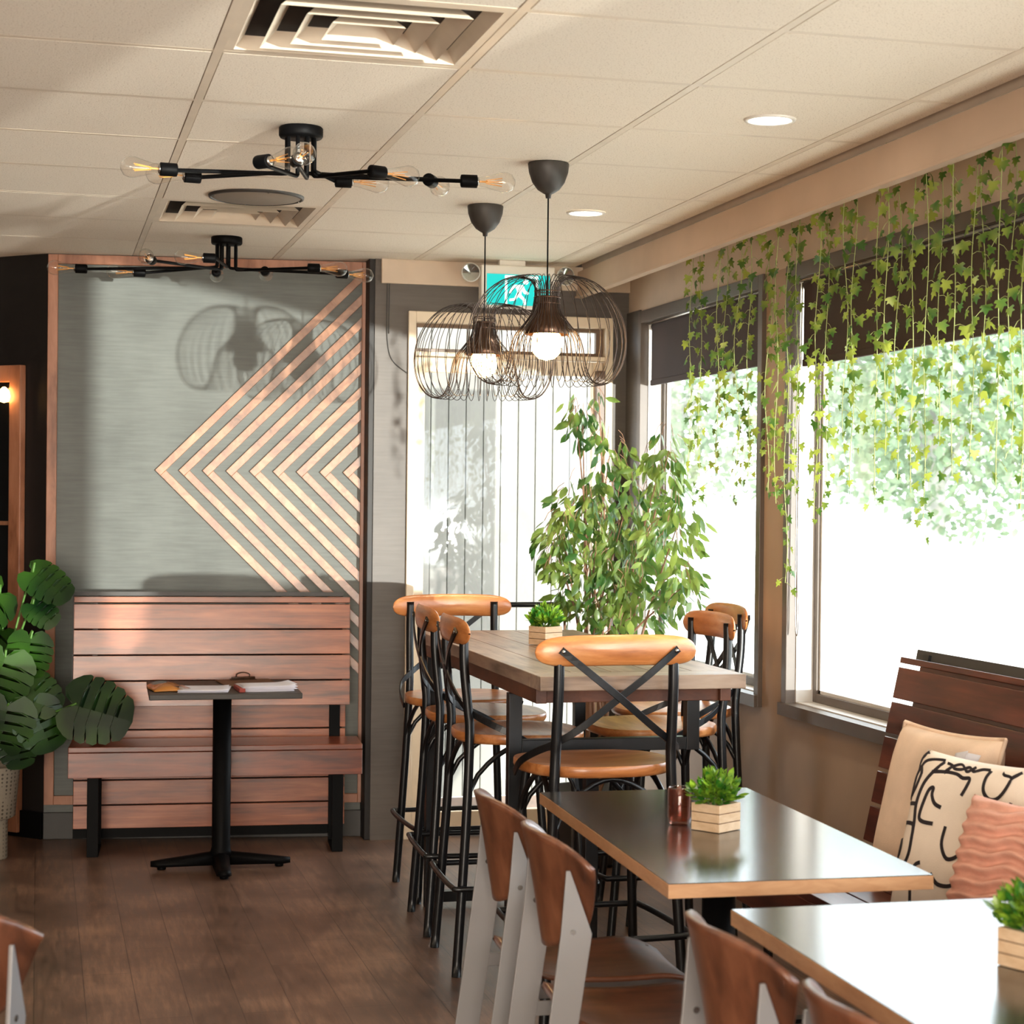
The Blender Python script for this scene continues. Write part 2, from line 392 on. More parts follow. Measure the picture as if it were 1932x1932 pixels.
    def build(s, name, mat, parent=None, bevel=0, label=None, seg=2):
        me = bpy.data.meshes.new(name); me.from_pydata([tuple(p) for p in s.v], [], s.f); me.update()
        me.polygons.foreach_set('use_smooth', s.sm)
        mats = mat if isinstance(mat, list) else [mat]
        for q in mats: me.materials.append(M[q])
        o = bpy.data.objects.new(name, me); col.objects.link(o)
        if parent: o.parent = parent
        if bevel:
            md = o.modifiers.new('bevel', 'BEVEL'); md.width = bevel; md.segments = seg; md.limit_method = 'ANGLE'; md.angle_limit = R_(50)
        if label: o['label'] = label
        return o


def tag(o, label, cat, group=None, kind=None):
    o['label'] = label; o['category'] = cat
    if group: o['group'] = group
    if kind: o['kind'] = kind
    return o


def thing(name, label, cat, loc=(0, 0, 0), rz=0, group=None):
    o = bpy.data.objects.new(name, None); col.objects.link(o); o.location = loc; o.rotation_euler = (0, 0, rz); o.empty_display_size = .1
    return tag(o, label, cat, group)


def struct(o): o['kind'] = 'structure'; return o


def kids(o): return [c for c in bpy.data.objects if c.parent == o]


def copy_tree(o, parent=None):
    ch = kids(o)
    c = o.copy(); col.objects.link(c)
    if parent: c.parent = parent
    for k in ch: copy_tree(k, c)
    return c


def place(proto, used, loc, rz, label, group=None):
    o = proto if not used[0] else copy_tree(proto)
    used[0] = True; o.location = loc; o.rotation_euler = (0, 0, rz); o['label'] = label
    if group: o['group'] = group
    return o


def spline(pts, k=6, closed=False):
    """Catmull-Rom through pts"""
    P = [Vector(p) for p in pts]; n = len(P); out = []
    for i in range(n if closed else n-1):
        if closed: a, b, c, d = P[i-1], P[i], P[(i+1) % n], P[(i+2) % n]
        else: a, b, c, d = P[max(i-1, 0)], P[i], P[i+1], P[min(i+2, n-1)]
        for j in range(k):
            t = j/k; out.append(.5*((2*b)+(c-a)*t+(2*a-5*b+4*c-d)*t*t+(3*b-a-3*c+d)*t**3))
    if not closed: out.append(P[-1])
    return out


def frame_M(loc, xdir, ydir):
    x = Vector(xdir).normalized(); z = x.cross(Vector(ydir)).normalized(); y = z.cross(x)
    return Matrix(((x.x, y.x, z.x, loc[0]), (x.y, y.y, z.y, loc[1]), (x.z, y.z, z.z, loc[2]), (0, 0, 0, 1)))


def zto(loc, d):
    """matrix moving +Z onto direction d at loc"""
    return Matrix.Translation(Vector(loc)) @ Vector(d).to_track_quat('Z', 'Y').to_matrix().to_4x4()


TZ = Matrix.Translation
def RZ(a): return Matrix.Rotation(a, 4, 'Z')


# ------------------------------------------------------------------ the room
CEIL = 2.6146
YD = 8.72; XW = 2.64; XL = -4.0; YB = -4.0
GX, GY, T61 = .4113, 4.8177, .61
struct(MB().box(XL, XW+.14, YB, 9.9, -.1, 0).build('floor', 'floor'))
# suspended ceiling: dark plenum board, tiles and T bars
VENTS = [(0, -1), (0, 4)]
root = struct(MB().box(XL, XW+.14, YB, 9.9, CEIL+.03, CEIL+.10).build('ceiling', 'plenum'))
mt = MB(); mb = MB(); rnd = random.Random(3)
for i in range(-8, 4):
    for j in range(-15, 8):
        if (i, j) in VENTS: continue
        x0 = GX+i*T61+.014; y0 = GY+j*T61+.0135; x1 = x0+T61-.0280; y1 = y0+T61-.0270
        x1 = min(x1, 2.372)
        if x0 > 2.35: continue
        x0 += rnd.uniform(-.0016, .0018); dz = rnd.uniform(-.0008, .0004)
        mt.box(x0, x1, y0, y1, CEIL+dz, CEIL+.02)
for i in range(-7, 4): mb.box(GX+i*T61-.0115, GX+i*T61+.0115, YB, 9.9, CEIL-.001, CEIL+.025)
for j in range(-14, 8): mb.box(XL, 2.372, GY+j*T61-.0122, GY+j*T61+.0122, CEIL-.0002, CEIL+.024)
mt.build('ceiling_tiles', 'tile', root); mb.build('ceiling_grid', 'cream_metal', root)

# window wall: sill wall, header, post, far return
WT = .14
w1 = (6.93, 8.52); w2 = (-.9, 6.69); w3 = (-3.7, -1.2)
WB, WTOP = .765, 2.40
m = MB(); m.box(XW, XW+WT, YB, 8.86, 0, WB)
struct(m.build('wall_right', 'tan_wall'))
rr = bpy.data.objects['wall_right']
MB().box(XW, XW+WT, YB, 8.86, WTOP, CEIL+.03).build('wall_header', 'cream_wall', rr)
m = MB(); m.box(XW, XW+WT, w2[1], w1[0], WB, WTOP); m.box(XW, XW+WT, w3[1], w2[0], WB, WTOP); m.box(XW, XW+WT, YB, w3[0], WB, WTOP)
m.build('wall_post', 'tan_wall', rr)
MB().box(XW-.01, XW+WT, w1[1], 8.86, 0, 2.41).build('wall_return', 'gray_wall', rr)
m = MB(); m.box(2.385, 2.41, YB, YD, 2.478, 2.592); m.box(2.378, 2.415, YB, YD, 2.472, 2.482)
struct(m.build('trim_1', 'valance', bevel=.002)); bpy.data.objects['trim_1']['label'] = 'tan painted valance board along the windows'
struct(MB().box(2.41, XW, YB, YD, 2.604, CEIL+.03).build('ceiling_strip', 'cream_wall'))


def window(nm, y0, y1):
    ro = bpy.data.objects.new(nm, None); col.objects.link(ro); ro['kind'] = 'structure'
    z0, z1 = WB, WTOP; fw = .045
    m = MB()  # inner casing
    m.box(XW-.018, XW+.02, y0-.0, y0+fw, z0, z1); m.box(XW-.018, XW+.02, y1-fw, y1, z0, z1)
    m.box(XW-.018, XW+.02, y0+fw+.0005, y1-fw-.0005, z1-fw-.01, z1)
    m.build('window_casing', 'taupe', ro, bevel=.002)
    MB().box(XW-.032, XW-.0185, y0, y1, z0, z0+fw).box(XW-.0185, XW+.02, y0+fw+.0005, y1-fw-.0005, z0+.001, z0+fw).build('window_sill', 'taupe', ro)
    m = MB(); m.box(XW+.02, XW+.115, y1-fw-.006, y1-fw, z0+fw, z1-fw); m.box(XW+.02, XW+.115, y0+fw, y0+fw+.006, z0+fw, z1-fw)
    m.box(XW+.02, XW+.115, y0+fw, y1-fw, z0+fw-.004, z0+fw+.004)
    m.build('window_jamb', 'jamb', ro)
    m = MB(); a, b = XW+.085, XW+.12; q0, q1 = y0+fw+.006, y1-fw-.006; e = .032
    m.box(a, b, q0, q0+e, z0+fw+.004, z1-fw); m.box(a, b, q1-e, q1, z0+fw+.004, z1-fw)
    m.box(a, b, q0+e, q1-e, z0+fw+.004, z0+fw+.004+e); m.box(a, b, q0+e, q1-e, z1-fw-e, z1-fw)
    m.build('window_sash', 'taupe', ro, bevel=.002)
    m = MB(); e2 = e+.016; a, b = XW+.095, XW+.112
    m.box(a, b, q0+e, q0+e2, z0+fw+e, z1-fw-e); m.box(a, b, q1-e2, q1-e, z0+fw+e, z1-fw-e); m.box(a, b, q0+e, q1-e, z0+fw+e, z0+fw+e2)
    m.build('window_bead', 'jamb', ro)
    MB().box(XW+.100, XW+.104, q0+e, q1-e, z0+fw+e, z1-fw-e).build('window_pane', 'glass', ro)
    return ro


window('window_1', *w1); window('window_2', *w2); window('window_3', *w3)


def blind(y0, y1, zb, label, chain=False):
    t = thing('roller_blind', label, 'blind', (XW+.045, (y0+y1)/2, 2.33), 0, 'roller blinds over the windows')
    h = (y1-y0)/2
    MB().lathe([(.019, -h), (.019, h)], 20, T=Matrix.Rotation(R_(90), 4, 'X')).build('blind_roller', 'blind', t)
    MB().tube([(-.034, -h, .012), (-.034, h, .012)], .0065, 10).build('blind_rod', 'steel_rod', t)
    m = MB(); m.box(-.0205, -.0185, -h+.02, h-.02, zb-2.33, .0); m.build('blind_cloth', 'blind', t)
    MB().box(-.026, -.012, -h+.02, h-.02, zb-2.33-.014, zb-2.33+.012).build('hem_bar', 'blind', t, bevel=.003)
    if chain:
        MB().tube(spline([(-.04, h-.03, .0), (-.043, h-.028, -.5), (-.045, h-.03, -1.0), (-.045, h-.03, -1.14), (-.045, h-.034, -1.24), (-.045, h-.05, -1.27), (-.045, h-.062, -1.2), (-.045, h-.045, -1.0), (-.043, h-.05, -.4), (-.04, h-.05, 0)]), .0022, 6).build('pull_chain', 'steel_rod', t)
    return t


blind(6.985, 8.46, 2.075, 'dark brown roller blind over the small far window by the corner')
blind(-.84, 6.635, 2.045, 'long dark brown roller blind over the big near window', True)

# door wall
m = MB(); m.box(1.45, 1.60, YD, YD+.14, 0, CEIL+.03); m.box(2.56, XW+WT, YD, YD+.14, 0, CEIL+.03); m.box(1.60, 2.56, YD, YD+.14, 2.385, CEIL+.03)
struct(m.build('wall_back', 'gray_wall'))
MB().box(1.475, XW, YD-.02, YD, 2.505, CEIL).build('wall_cornice', 'cream_wall', bpy.data.objects['wall_back'], bevel=.003)
# glazed door with transom
d = bpy.data.objects.new('door_1', None); col.objects.link(d); d['kind'] = 'structure'; d['label'] = 'cream framed glass exit door with a narrow transom'
m = MB(); m.box(1.60, 1.635, YD-.02, YD+.12, 0, 2.385); m.box(2.525, 2.56, YD-.02, YD+.12, 0, 2.385); m.box(1.635, 2.525, YD-.02, YD+.12, 2.335, 2.385)
m.box(1.635, 2.525, YD-.01, YD+.12, 2.185, 2.205)
m.build('door_frame', 'door_frame', d, bevel=.003)
m = MB(); m.box(1.635, 2.525, YD+.03, YD+.06, 2.205, 2.222); m.box(1.635, 2.525, YD+.03, YD+.06, 2.318, 2.335); m.box(1.635, 1.65, YD+.03, YD+.06, 2.222, 2.318); m.box(2.49, 2.525, YD+.03, YD+.06, 2.222, 2.318)
m.build('transom_frame', 'brown_frame', d, bevel=.002)
MB().box(1.65, 2.49, YD+.043, YD+.047, 2.222, 2.318).build('transom_pane', 'glass', d)
m = MB(); m.box(1.638, 1.685, YD+.02, YD+.065, .005, 2.18); m.box(2.475, 2.522, YD+.02, YD+.065, .005, 2.18); m.box(1.685, 2.475, YD+.02, YD+.065, 2.115, 2.18); m.box(1.685, 2.475, YD+.02, YD+.065, .005, .115)
m.build('door_leaf', 'door_frame', d, bevel=.003)
MB().box(1.685, 2.475, YD+.04, YD+.045, .115, 2.115).build('door_pane', 'glass', d)
m = MB(); m.tube([(1.70, YD-.02, 1.06), (2.46, YD-.02, 1.06)], .013, 10); m.box(1.675, 1.70, YD-.035, YD+.02, 1.035, 1.085); m.box(2.46, 2.485, YD-.035, YD+.02, 1.035, 1.085)
m.build('push_bar', 'black_metal', d, label='black push bar across the glass')
m = MB(); m.box(2.485, 2.52, YD-.02, YD+.02, 1.9, 2.14); m.box(2.49, 2.515, YD-.045, YD-.02, 2.09, 2.13)
m.build('door_closer', 'brown_frame', d)

# slanted panelled wall behind the bench, local axes: u along the wall, n towards the room
PA = Vector((.035, 9.055, 0)); PB = Vector((1.475, 8.845, 0))
PU = (PB-PA).normalized(); PN = Vector((PU.y, -PU.x, 0)); PL = (PB-PA).length
WM = Matrix(((PU.x, -PN.x, 0, PA.x), (PU.y, -PN.y, 0, PA.y), (0, 0, 1, 0), (0, 0, 0, 1)))   # local y points into the wall
def wobj(o): o.matrix_world = WM; return o
wb = struct(wobj(MB().box(0, PL, 0, .12, 0, CEIL+.03).build('wall_panel', 'gray_panel')))
# dark pilaster at the right end, black return wall at the left
struct(MB().box(1.425, 1.482, 8.73, 8.95, 0, CEIL+.03).build('wall_pilaster', 'black_wall', bevel=.003))
BA = Vector((.035, 9.055, 0)); BU = Vector((-.70, .714, 0)).normalized(); BN = Vector((-BU.y, BU.x, 0))*-1
BM = Matrix(((-BU.x, BU.y, 0, BA.x), (-BU.y, -BU.x, 0, BA.y), (0, 0, 1, 0), (0, 0, 0, 1)))   # local x towards the bench wall (0 at corner), local -y to the room


def bobj(o): o.matrix_world = BM; return o


struct(bobj(MB().box(-1.3, 0, 0, .12, 0, CEIL+.03).build('wall_black', 'black_wall')))
struct(bobj(MB().box(-1.3, 0, -.018, 0, 0, .12).build('baseboard_left', 'black_satin', bevel=.003)))
struct(wobj(MB().box(0, PL-.03, -.018, 0, 0, .12).build('baseboard_back', 'charcoal', bevel=.003)))
m = MB(); m.box(XL-.1, XL, YB, 10, 0, CEIL+.03); struct(m.build('wall_left', 'gray_wall'))
m = MB(); m.box(XL, XW+.14, YB-.1, YB, 0, CEIL+.03); struct(m.build('wall_rear', 'cream_wall'))
struct(MB().box(XL, -.85, 9.9, 10, 0, CEIL+.03).build('wall_far_left', 'black_wall'))


def uz(x, y):
    """pixel -> wall coordinates on the panel wall"""
    dd = FWD*F_PX + RGT*(x-CX) - UPV*(y-CY); t = (PA-Vector((0, 0, 0))).dot(PN)/dd.dot(PN)
    p = dd*t; return ((p-PA).dot(PU), p.z+CAMH)


# wooden chevron art with its frame strips
ch = tag(bpy.data.objects.new('chevron_wall_art', None), 'copper stained chevron of wooden slats with a wooden border on the grey wall', 'wall art'); col.objects.link(ch); ch.matrix_world = WM
TH = -.016
uL = .045; uR = uz(680, 900)[0]; uE = uz(691, 900)[0]
zT = uz(300, 503)[1]
MB().box(.002, uL, TH-.004, 0, .155, CEIL-.004).build('frame_strip', 'frame_wood', ch, bevel=.002)
MB().box(uR, uE, TH-.004, 0, .155, CEIL-.004).build('frame_strip', 'frame_wood', ch, bevel=.002)
MB().box(uL, uR, TH-.004, 0, zT, CEIL-.004).build('frame_strip', 'frame_wood', ch, bevel=.002)
MB().box(uL, uR, TH-.004, 0, .155, .195).build('frame_strip', 'frame_wood', ch, bevel=.002)


def clip(poly, fn):
    out = []
    for i in range(len(poly)):
        a, b = poly[i], poly[(i+1) % len(poly)]; fa, fb = fn(a), fn(b)
        if fa >= 0: out.append(a)
        if fa*fb < 0: t = fa/(fa-fb); out.append((a[0]+(b[0]-a[0])*t, a[1]+(b[1]-a[1])*t))
    return out


u0, zA = uz(293, 887); pitch = (uz(647, 890)[0]-u0)/8; SW = .034*math.sqrt(2)
for k in range(10):
    ua = u0+k*pitch
    for sgn in (1, -1):
        q = [(ua, zA), (ua+SW, zA), (ua+SW+3, zA+sgn*3), (ua+3, zA+sgn*3)]
        if sgn == 1: q[1] = (ua+SW/2, zA-SW/2)  # upper board laps over the joint
        else: q[0] = (ua+SW/2, zA-SW/2); q[1] = (ua+SW, zA)
        q = clip(q, lambda p: uR-p[0]); q = clip(q, lambda p: (zT-p[1])); q = clip(q, lambda p: p[1]-.2)
        if len(q) < 3: continue
        MB().prism(q, TH-.001*(sgn > 0), 0, 'xz').build('slat', 'chevron_wood', ch, bevel=.0012)

# wall marks: little hole and scuffs belong to the grey paint; hung cable on the door wall
m = MB(); m.tube(spline([(1.505, YD-.006, 2.60), (1.503, YD-.006, 2.4), (1.506, YD-.006, 2.25), (1.53, YD-.006, 2.16), (1.605, YD-.012, 2.10)]), .002, 6)
m.tube(spline([(1.515, YD-.006, 2.60), (1.513, YD-.006, 2.42), (1.512, YD-.006, 2.28)]), .002, 6)
tag(m.build('hanging_cable', 'charcoal'), 'thin grey cable hanging down the wall left of the exit door', 'cable')

# framed display window in the black wall (left edge of the picture)
fx1 = -.125
c = tag(bpy.data.objects.new('display_cabinet', None), 'wood framed glass display cabinet in the black wall behind the split-leaf plant', 'cabinet'); col.objects.link(c); c.matrix_world = BM
m = MB(); fz1 = 2.12; x0, x1 = -.98, -.13
for a in ((x0, x0+.07, 0, fz1), (x1-.07, x1, .02, fz1), (x0+.07, x1-.07, fz1-.075, fz1), (x0+.07, x1-.07, .02, .10)):
    m.box(a[0], a[1], -.035, -.001, a[2], a[3])
m.build('cabinet_frame', 'frame_wood', c, bevel=.004)
MB().box(x0+.07, x1-.07, -.006, -.002, .10, fz1-.075).build('cabinet_back', 'black_satin', c)
for z in (.7, 1.05, 1.4): MB().box(x0+.07, x1-.07, -.028, -.006, z, z+.018).build('shelf', 'frame_wood', c)
MB().box(x0+.07, x1-.07, -.032, -.029, .10, fz1-.075).build('cabinet_glass', 'glass', c)
m = MB(); m.lathe([(0, -.03), (.02, -.024), (.028, 0), (.02, .026), (.008, .04), (0, .042)], 16, T=TZ((x1-.085, -.05, 1.98)))
m.build('cabinet_bulb', 'lamp_glow', c, label='glowing round bulb')

# ------------------------------------------------------------------ ceiling fittings
def vent(i, j, label):
    x0 = GX+i*T61+.012; y0 = GY+j*T61+.012; s = T61-.024; cx, cy = x0+s/2, y0+s/2
    t = thing('air_diffuser', label, 'vent', (cx, cy, CEIL), 0, 'square ceiling air vents')
    def ring(h_out, z_out, h_in, z_in, mm):
        vs = []; fs = []
        for h, z in ((h_out, z_out), (h_in, z_in), (h_in-.003, z_in+.002), (h_out-.003, z_out+.003)):
            vs += [(-h, -h, z), (h, -h, z), (h, h, z), (-h, h, z)]
        for q in range(4):
            for k in range(4):
                a = q*4+k; b = q*4+(k+1) % 4; nx = ((q+1) % 4)*4
                fs.append((a, b, nx+(k+1) % 4, nx+k))
        mm.add(vs, fs)
    m = MB()
    h = s/2
    m.box(-h, h, -h, -h+.022, 0, .004); m.box(-h, h, h-.022, h, 0, .004); m.box(-h, -h+.022, -h+.022, h-.022, 0, .004); m.box(h-.022, h, -h+.022, h-.022, 0, .004)
    ring(h-.022, .002, h-.075, .07, m)
    m.build('diffuser_frame', 'cream_metal', t)
    for ho, hi in ((.215, .165), (.15, .10), (.085, .035)):
        m = MB(); ring(ho, -.006, hi, .046, m); m.build('diffuser_louver', 'cream_metal', t)
    m = MB(); m.add([(-.035, -.035, .03), (.035, -.035, .03), (.035, .035, .03), (-.035, .035, .03)], [(0, 1, 2, 3)]); m.build('center_plate', 'cream_metal', t)
    m = MB(); hh = h-.075
    m.box(-hh, hh, -hh, hh, .069, .072); m.build('duct_throat', 'plenum', t)
    return t


vent(0, -1, 'large square cream air vent nearest the camera, cut by the top edge')
vent(0, 4, 'smaller looking square cream air vent behind the round ceiling speaker')
t = thing('ceiling_speaker', 'round dark mesh ceiling speaker in front of the far air vent', 'speaker', (.744, 7.075, CEIL))
MB().lathe([(0, -.010), (.150, -.010), (.158, -.006)], 48, cap=False).build('speaker_grille', 'grille', t)
m = MB(); m.lathe([(.158, -.006), (.160, -.011), (.168, -.009), (.170, 0)], 48, cap=False); m.build('speaker_rim', 'cup', t)
for a in (0, 90, 180, 270): MB().lathe([(0, -.002), (.005, -.001), (.005, 0)], 8, T=TZ((.155*math.cos(R_(a+10)), .155*math.sin(R_(a+10)), -.010))).build('screw', 'screw', t)

for (x, y), lb in (((1.976, 5.177), 'round lit recessed downlight nearer the camera'), ((1.964, 7.058), 'round lit recessed downlight further away behind the hanging lamp cups')):
    t = thing('recessed_downlight', lb, 'ceiling light', (x, y, CEIL), 0, 'recessed ceiling downlights')
    MB().lathe([(0, -.003), (.060, -.003)], 40, cap=False).build('light_lens', 'downlight', t)
    MB().lathe([(.060, -.003), (.062, -.006), (.072, -.005), (.074, 0)], 40, cap=False).build('trim_ring', 'white_plastic', t)
    lamp('downlight_lamp', 'SPOT', (x, y, CEIL-.03), 9, (1, .87, .7), rot=(0, 0, 0), spot_size=R_(130), spot_blend=.8, shadow_soft_size=.06).parent = None


# eight-armed ceiling lights; each arm: rod foot angle, pixel of socket centre, direction of bulb
def bulb_parts(parent, p, dr):
    dr = Vector(dr).normalized(); T = zto(p, dr)
    s = MB().lathe([(.012, -.026), (.0185, -.024), (.0195, -.02), (.0195, .022), (.0185, .024)], 20, T=T).build('socket', 'black_satin', parent)
    g = MB().lathe([(.012, .024), (.014, .032), (.0165, .048), (.024, .075), (.0305, .098), (.0305, .112), (.024, .127), (.010, .136), (0, .138)], 20, T=T, cap=False).build('bulb', 'bulb_glass', parent)
    m = MB()
    for k in range(4):
        a = k*math.pi/2+.4; m.tube([(.0045*math.cos(a), .0045*math.sin(a), .05), (.012*math.cos(a), .012*math.sin(a), .098)], .0014, 6, T=T)
    m.tube([(0, 0, .024), (0, 0, .055)], .003, 6, T=T)
    m.build('filament', 'filament', g)
    MB().lathe([(.013, .024), (.0135, .027), (.008, .030)], 16, T=T).build('bulb_cap', 'screw', g)


def ceiling_light(loc, arms, label):
    t = thing('branching_ceiling_light', label, 'ceiling light', loc, 0, 'black branching ceiling lights')
    MB().lathe([(.060, 0), (.064, -.004), (.064, -.026), (.060, -.032), (0, -.032)], 40).build('canopy', 'black_satin', t)
    for k, (ang, end, dr, via) in enumerate(arms):
        a = R_(ang); x, y = .040*math.cos(a), .040*math.sin(a); zz = end[2]
        e = Vector(end); dv = Vector(dr).normalized(); se = e - dv*.026
        pts = [Vector((x, y, -.03)), Vector((x, y, zz+.018)), Vector((x, y, zz+.006))]
        hz = (Vector(via[0]) if via else se) - Vector((x, y, zz)); hz.z = 0; hz.normalize()
        pts += [Vector((x, y, zz))+hz*.006+Vector((0, 0, .001)), Vector((x, y, zz))+hz*.018]
        if via: pts += [Vector(v) for v in via]
        pts += [se]
        am = MB().tube(pts, .0062, 10).build('arm', 'black_satin', t)
        bulb_parts(am, e, dv)
    return t


L1 = Vector((.729, 5.724, CEIL)); L2 = Vector((.744, 8.218, CEIL))


def pxl(L, x, y, dz): p = at(x, y, Z=CEIL+dz)-L; return (p.x, p.y, dz)


def mk(L, rows):
    out = []
    for ang, sx, sy_, dr, dz in rows: out.append((ang, pxl(L, sx, sy_, dz), dr, None))
    return out


ceiling_light(L1, mk(L1, [
    (200, 318, 320, (-1, -.12, 0), -.140), (170, 363, 333, (-1, -.15, 0), -.132), (250, 497, 305, (.75, -.95, 0), -.150), (290, 561, 302, (.05, -1, 0), -.155),
    (20, 712, 325, (.93, .35, 0), -.140), (340, 648, 342, (1, -.05, 0), -.128), (60, 812, 341, (.5, 1, 0), -.128), (0, 885, 342, (1, -.12, 0), -.140)]),
    'black eight-armed ceiling light with clear bulbs, nearer the camera')
ceiling_light(L2, mk(L2, [
    (200, 153, 507, (-1, 0, 0), -.130), (170, 263, 514, (-1, -.05, 0), -.125), (230, 285, 490, (-.25, -1, 0), -.140), (270, 395, 487, (-1, -.05, 0), -.130),
    (110, 408, 514, (.1, 1, 0), -.125), (70, 500, 512, (.15, 1, 0), -.125), (20, 592, 506, (1, -.1, 0), -.135), (340, 645, 517, (1, .15, 0), -.132)]),
    'black eight-armed ceiling light with clear bulbs, above the grey chevron wall')


def pendant(x, y, label, rot):
    t = thing('wire_pendant_lamp', label, 'pendant lamp', (x, y, CEIL), rot, 'wire cage pendant lamps')
    MB().lathe([(.064, 0), (.066, -.004), (.063, -.03), (.052, -.062), (.035, -.085), (.018, -.096), (.010, -.100), (.008, -.112), (0, -.113)], 40).build('ceiling_cup', 'cup', t)
    MB().tube([(0, 0, -.11), (0, 0, -.425)], .0026, 8).build('cord', 'black_satin', t)
    z0 = -CEIL
    prof = [(.040, 2.20), (.042, 2.222), (.060, 2.243), (.095, 2.250), (.150, 2.235), (.205, 2.190), (.243, 2.120), (.256, 2.045), (.245, 1.975), (.215, 1.925), (.178, 1.908), (.148, 1.922), (.128, 1.965), (.118, 2.020), (.104, 2.062), (.078, 2.095), (.052, 2.130), (.042, 2.165)]
    pr = spline([(a, 0, b+z0) for a, b in prof], 3, True)
    m = MB()
    for k in range(38):
        m.tube([RZ(2*math.pi*k/38) @ p for p in pr], .00125, 5, closed=True)
    m.build('wire_cage', 'wire', t)
    m = MB()
    for rr_, zz in ((.041, 2.205), (.041, 2.165), (.0415, 2.185)):
        m.tube([(rr_*math.cos(a*math.pi/16), rr_*math.sin(a*math.pi/16), zz+z0) for a in range(32)], .0022, 6, closed=True)
    m.build('neck_ring', 'bronze', t)
    MB().lathe([(0, 2.190+z0), (.030, 2.190+z0), (.034, 2.17+z0), (.034, 2.145+z0), (.048, 2.12+z0), (.066, 2.095+z0), (.073, 2.068+z0), (.0705, 2.066+z0), (.062, 2.092+z0), (.030, 2.13+z0)], 32, cap=False).build('inner_shade', 'bronze', t)
    b = MB().lathe([(.014, 2.12+z0), (.016, 2.10+z0), (.034, 2.085+z0), (.046, 2.06+z0), (.049, 2.035+z0), (.043, 2.008+z0), (.026, 1.990+z0), (0, 1.984+z0)], 24, cap=False).build('bulb', 'lit_bulb', t, label='glowing warm globe bulb')
    return t


pendant(1.565, 6.074, 'wire cage pendant lamp hanging lower right, nearer the camera', .05)
pendant(1.571, 7.018, 'wire cage pendant lamp hanging behind and left of the other one', .12)

# exit sign with twin emergency lamps
t = thing('exit_sign', 'white box exit sign with teal running figure and two round lamps', 'exit sign', (2.07, 8.585, 2.40))
MB().box(-.170, .170, -.03, .03, 0, .190).build('sign_box', 'white_plastic', t, bevel=.006)
MB().box(-.145, .145, -.0325, -.030, .012, .150).build('sign_face', 'teal', t)
m = MB()
man = [[(.030, .128), (.045, .128), (.052, .118), (.045, .108), (.031, .108), (.024, .118)],                      # head
       [(-.012, .104), (.026, .104), (.038, .078), (.054, .070), (.050, .061), (.030, .066), (.020, .082), (.018, .060), (.038, .040), (.040, .016), (.028, .016), (.026, .036), (.004, .052), (-.008, .034), (-.036, .030), (-.036, .040), (-.014, .044), (.000, .072), (-.006, .092), (-.022, .082), (-.030, .064), (-.040, .068), (-.030, .090)]]
for q in man: m.prism([(a-.005, b) for a, b in q], -.0345, -.0325, 'xz')
for a, b in ((-.062, -.052), ): m.box(a, b, -.0345, -.0325, .012, .14)
m.box(-.062, .09, -.0345, -.0325, .135, .145); m.box(.08, .09, -.0345, -.0325, .012, .135)
m.build('running_figure', 'sign_white', t)
MB().box(-.085, .035, -.02, .02, .190, .2146).build('ceiling_mount', 'white_plastic', t, bevel=.003)
for sx in (-.215, .215):
    m = MB(); m.lathe([(0, .0), (.030, .0), (.042, .03), (.043, .036), (.040, .038)], 28, T=zto((sx, .0, .155), (-.15 if sx < 0 else .1, -1, -.1)), cap=False)
    h = m.build('lamp_head', 'white_plastic', t)
    MB().lathe([(0, .012), (.034, .032), (.038, .036)], 24, T=zto((sx, .0, .155), (-.15 if sx < 0 else .1, -1, -.1)), cap=False).build('lamp_reflector', 'reflector', h)
m = MB(); m.tube([(-.19, .01, .15), (-.165, .01, .14)], .008, 8); m.tube([(.19, .01, .15), (.165, .01, .14)], .008, 8); m.build('lamp_arm', 'white_plastic', t)

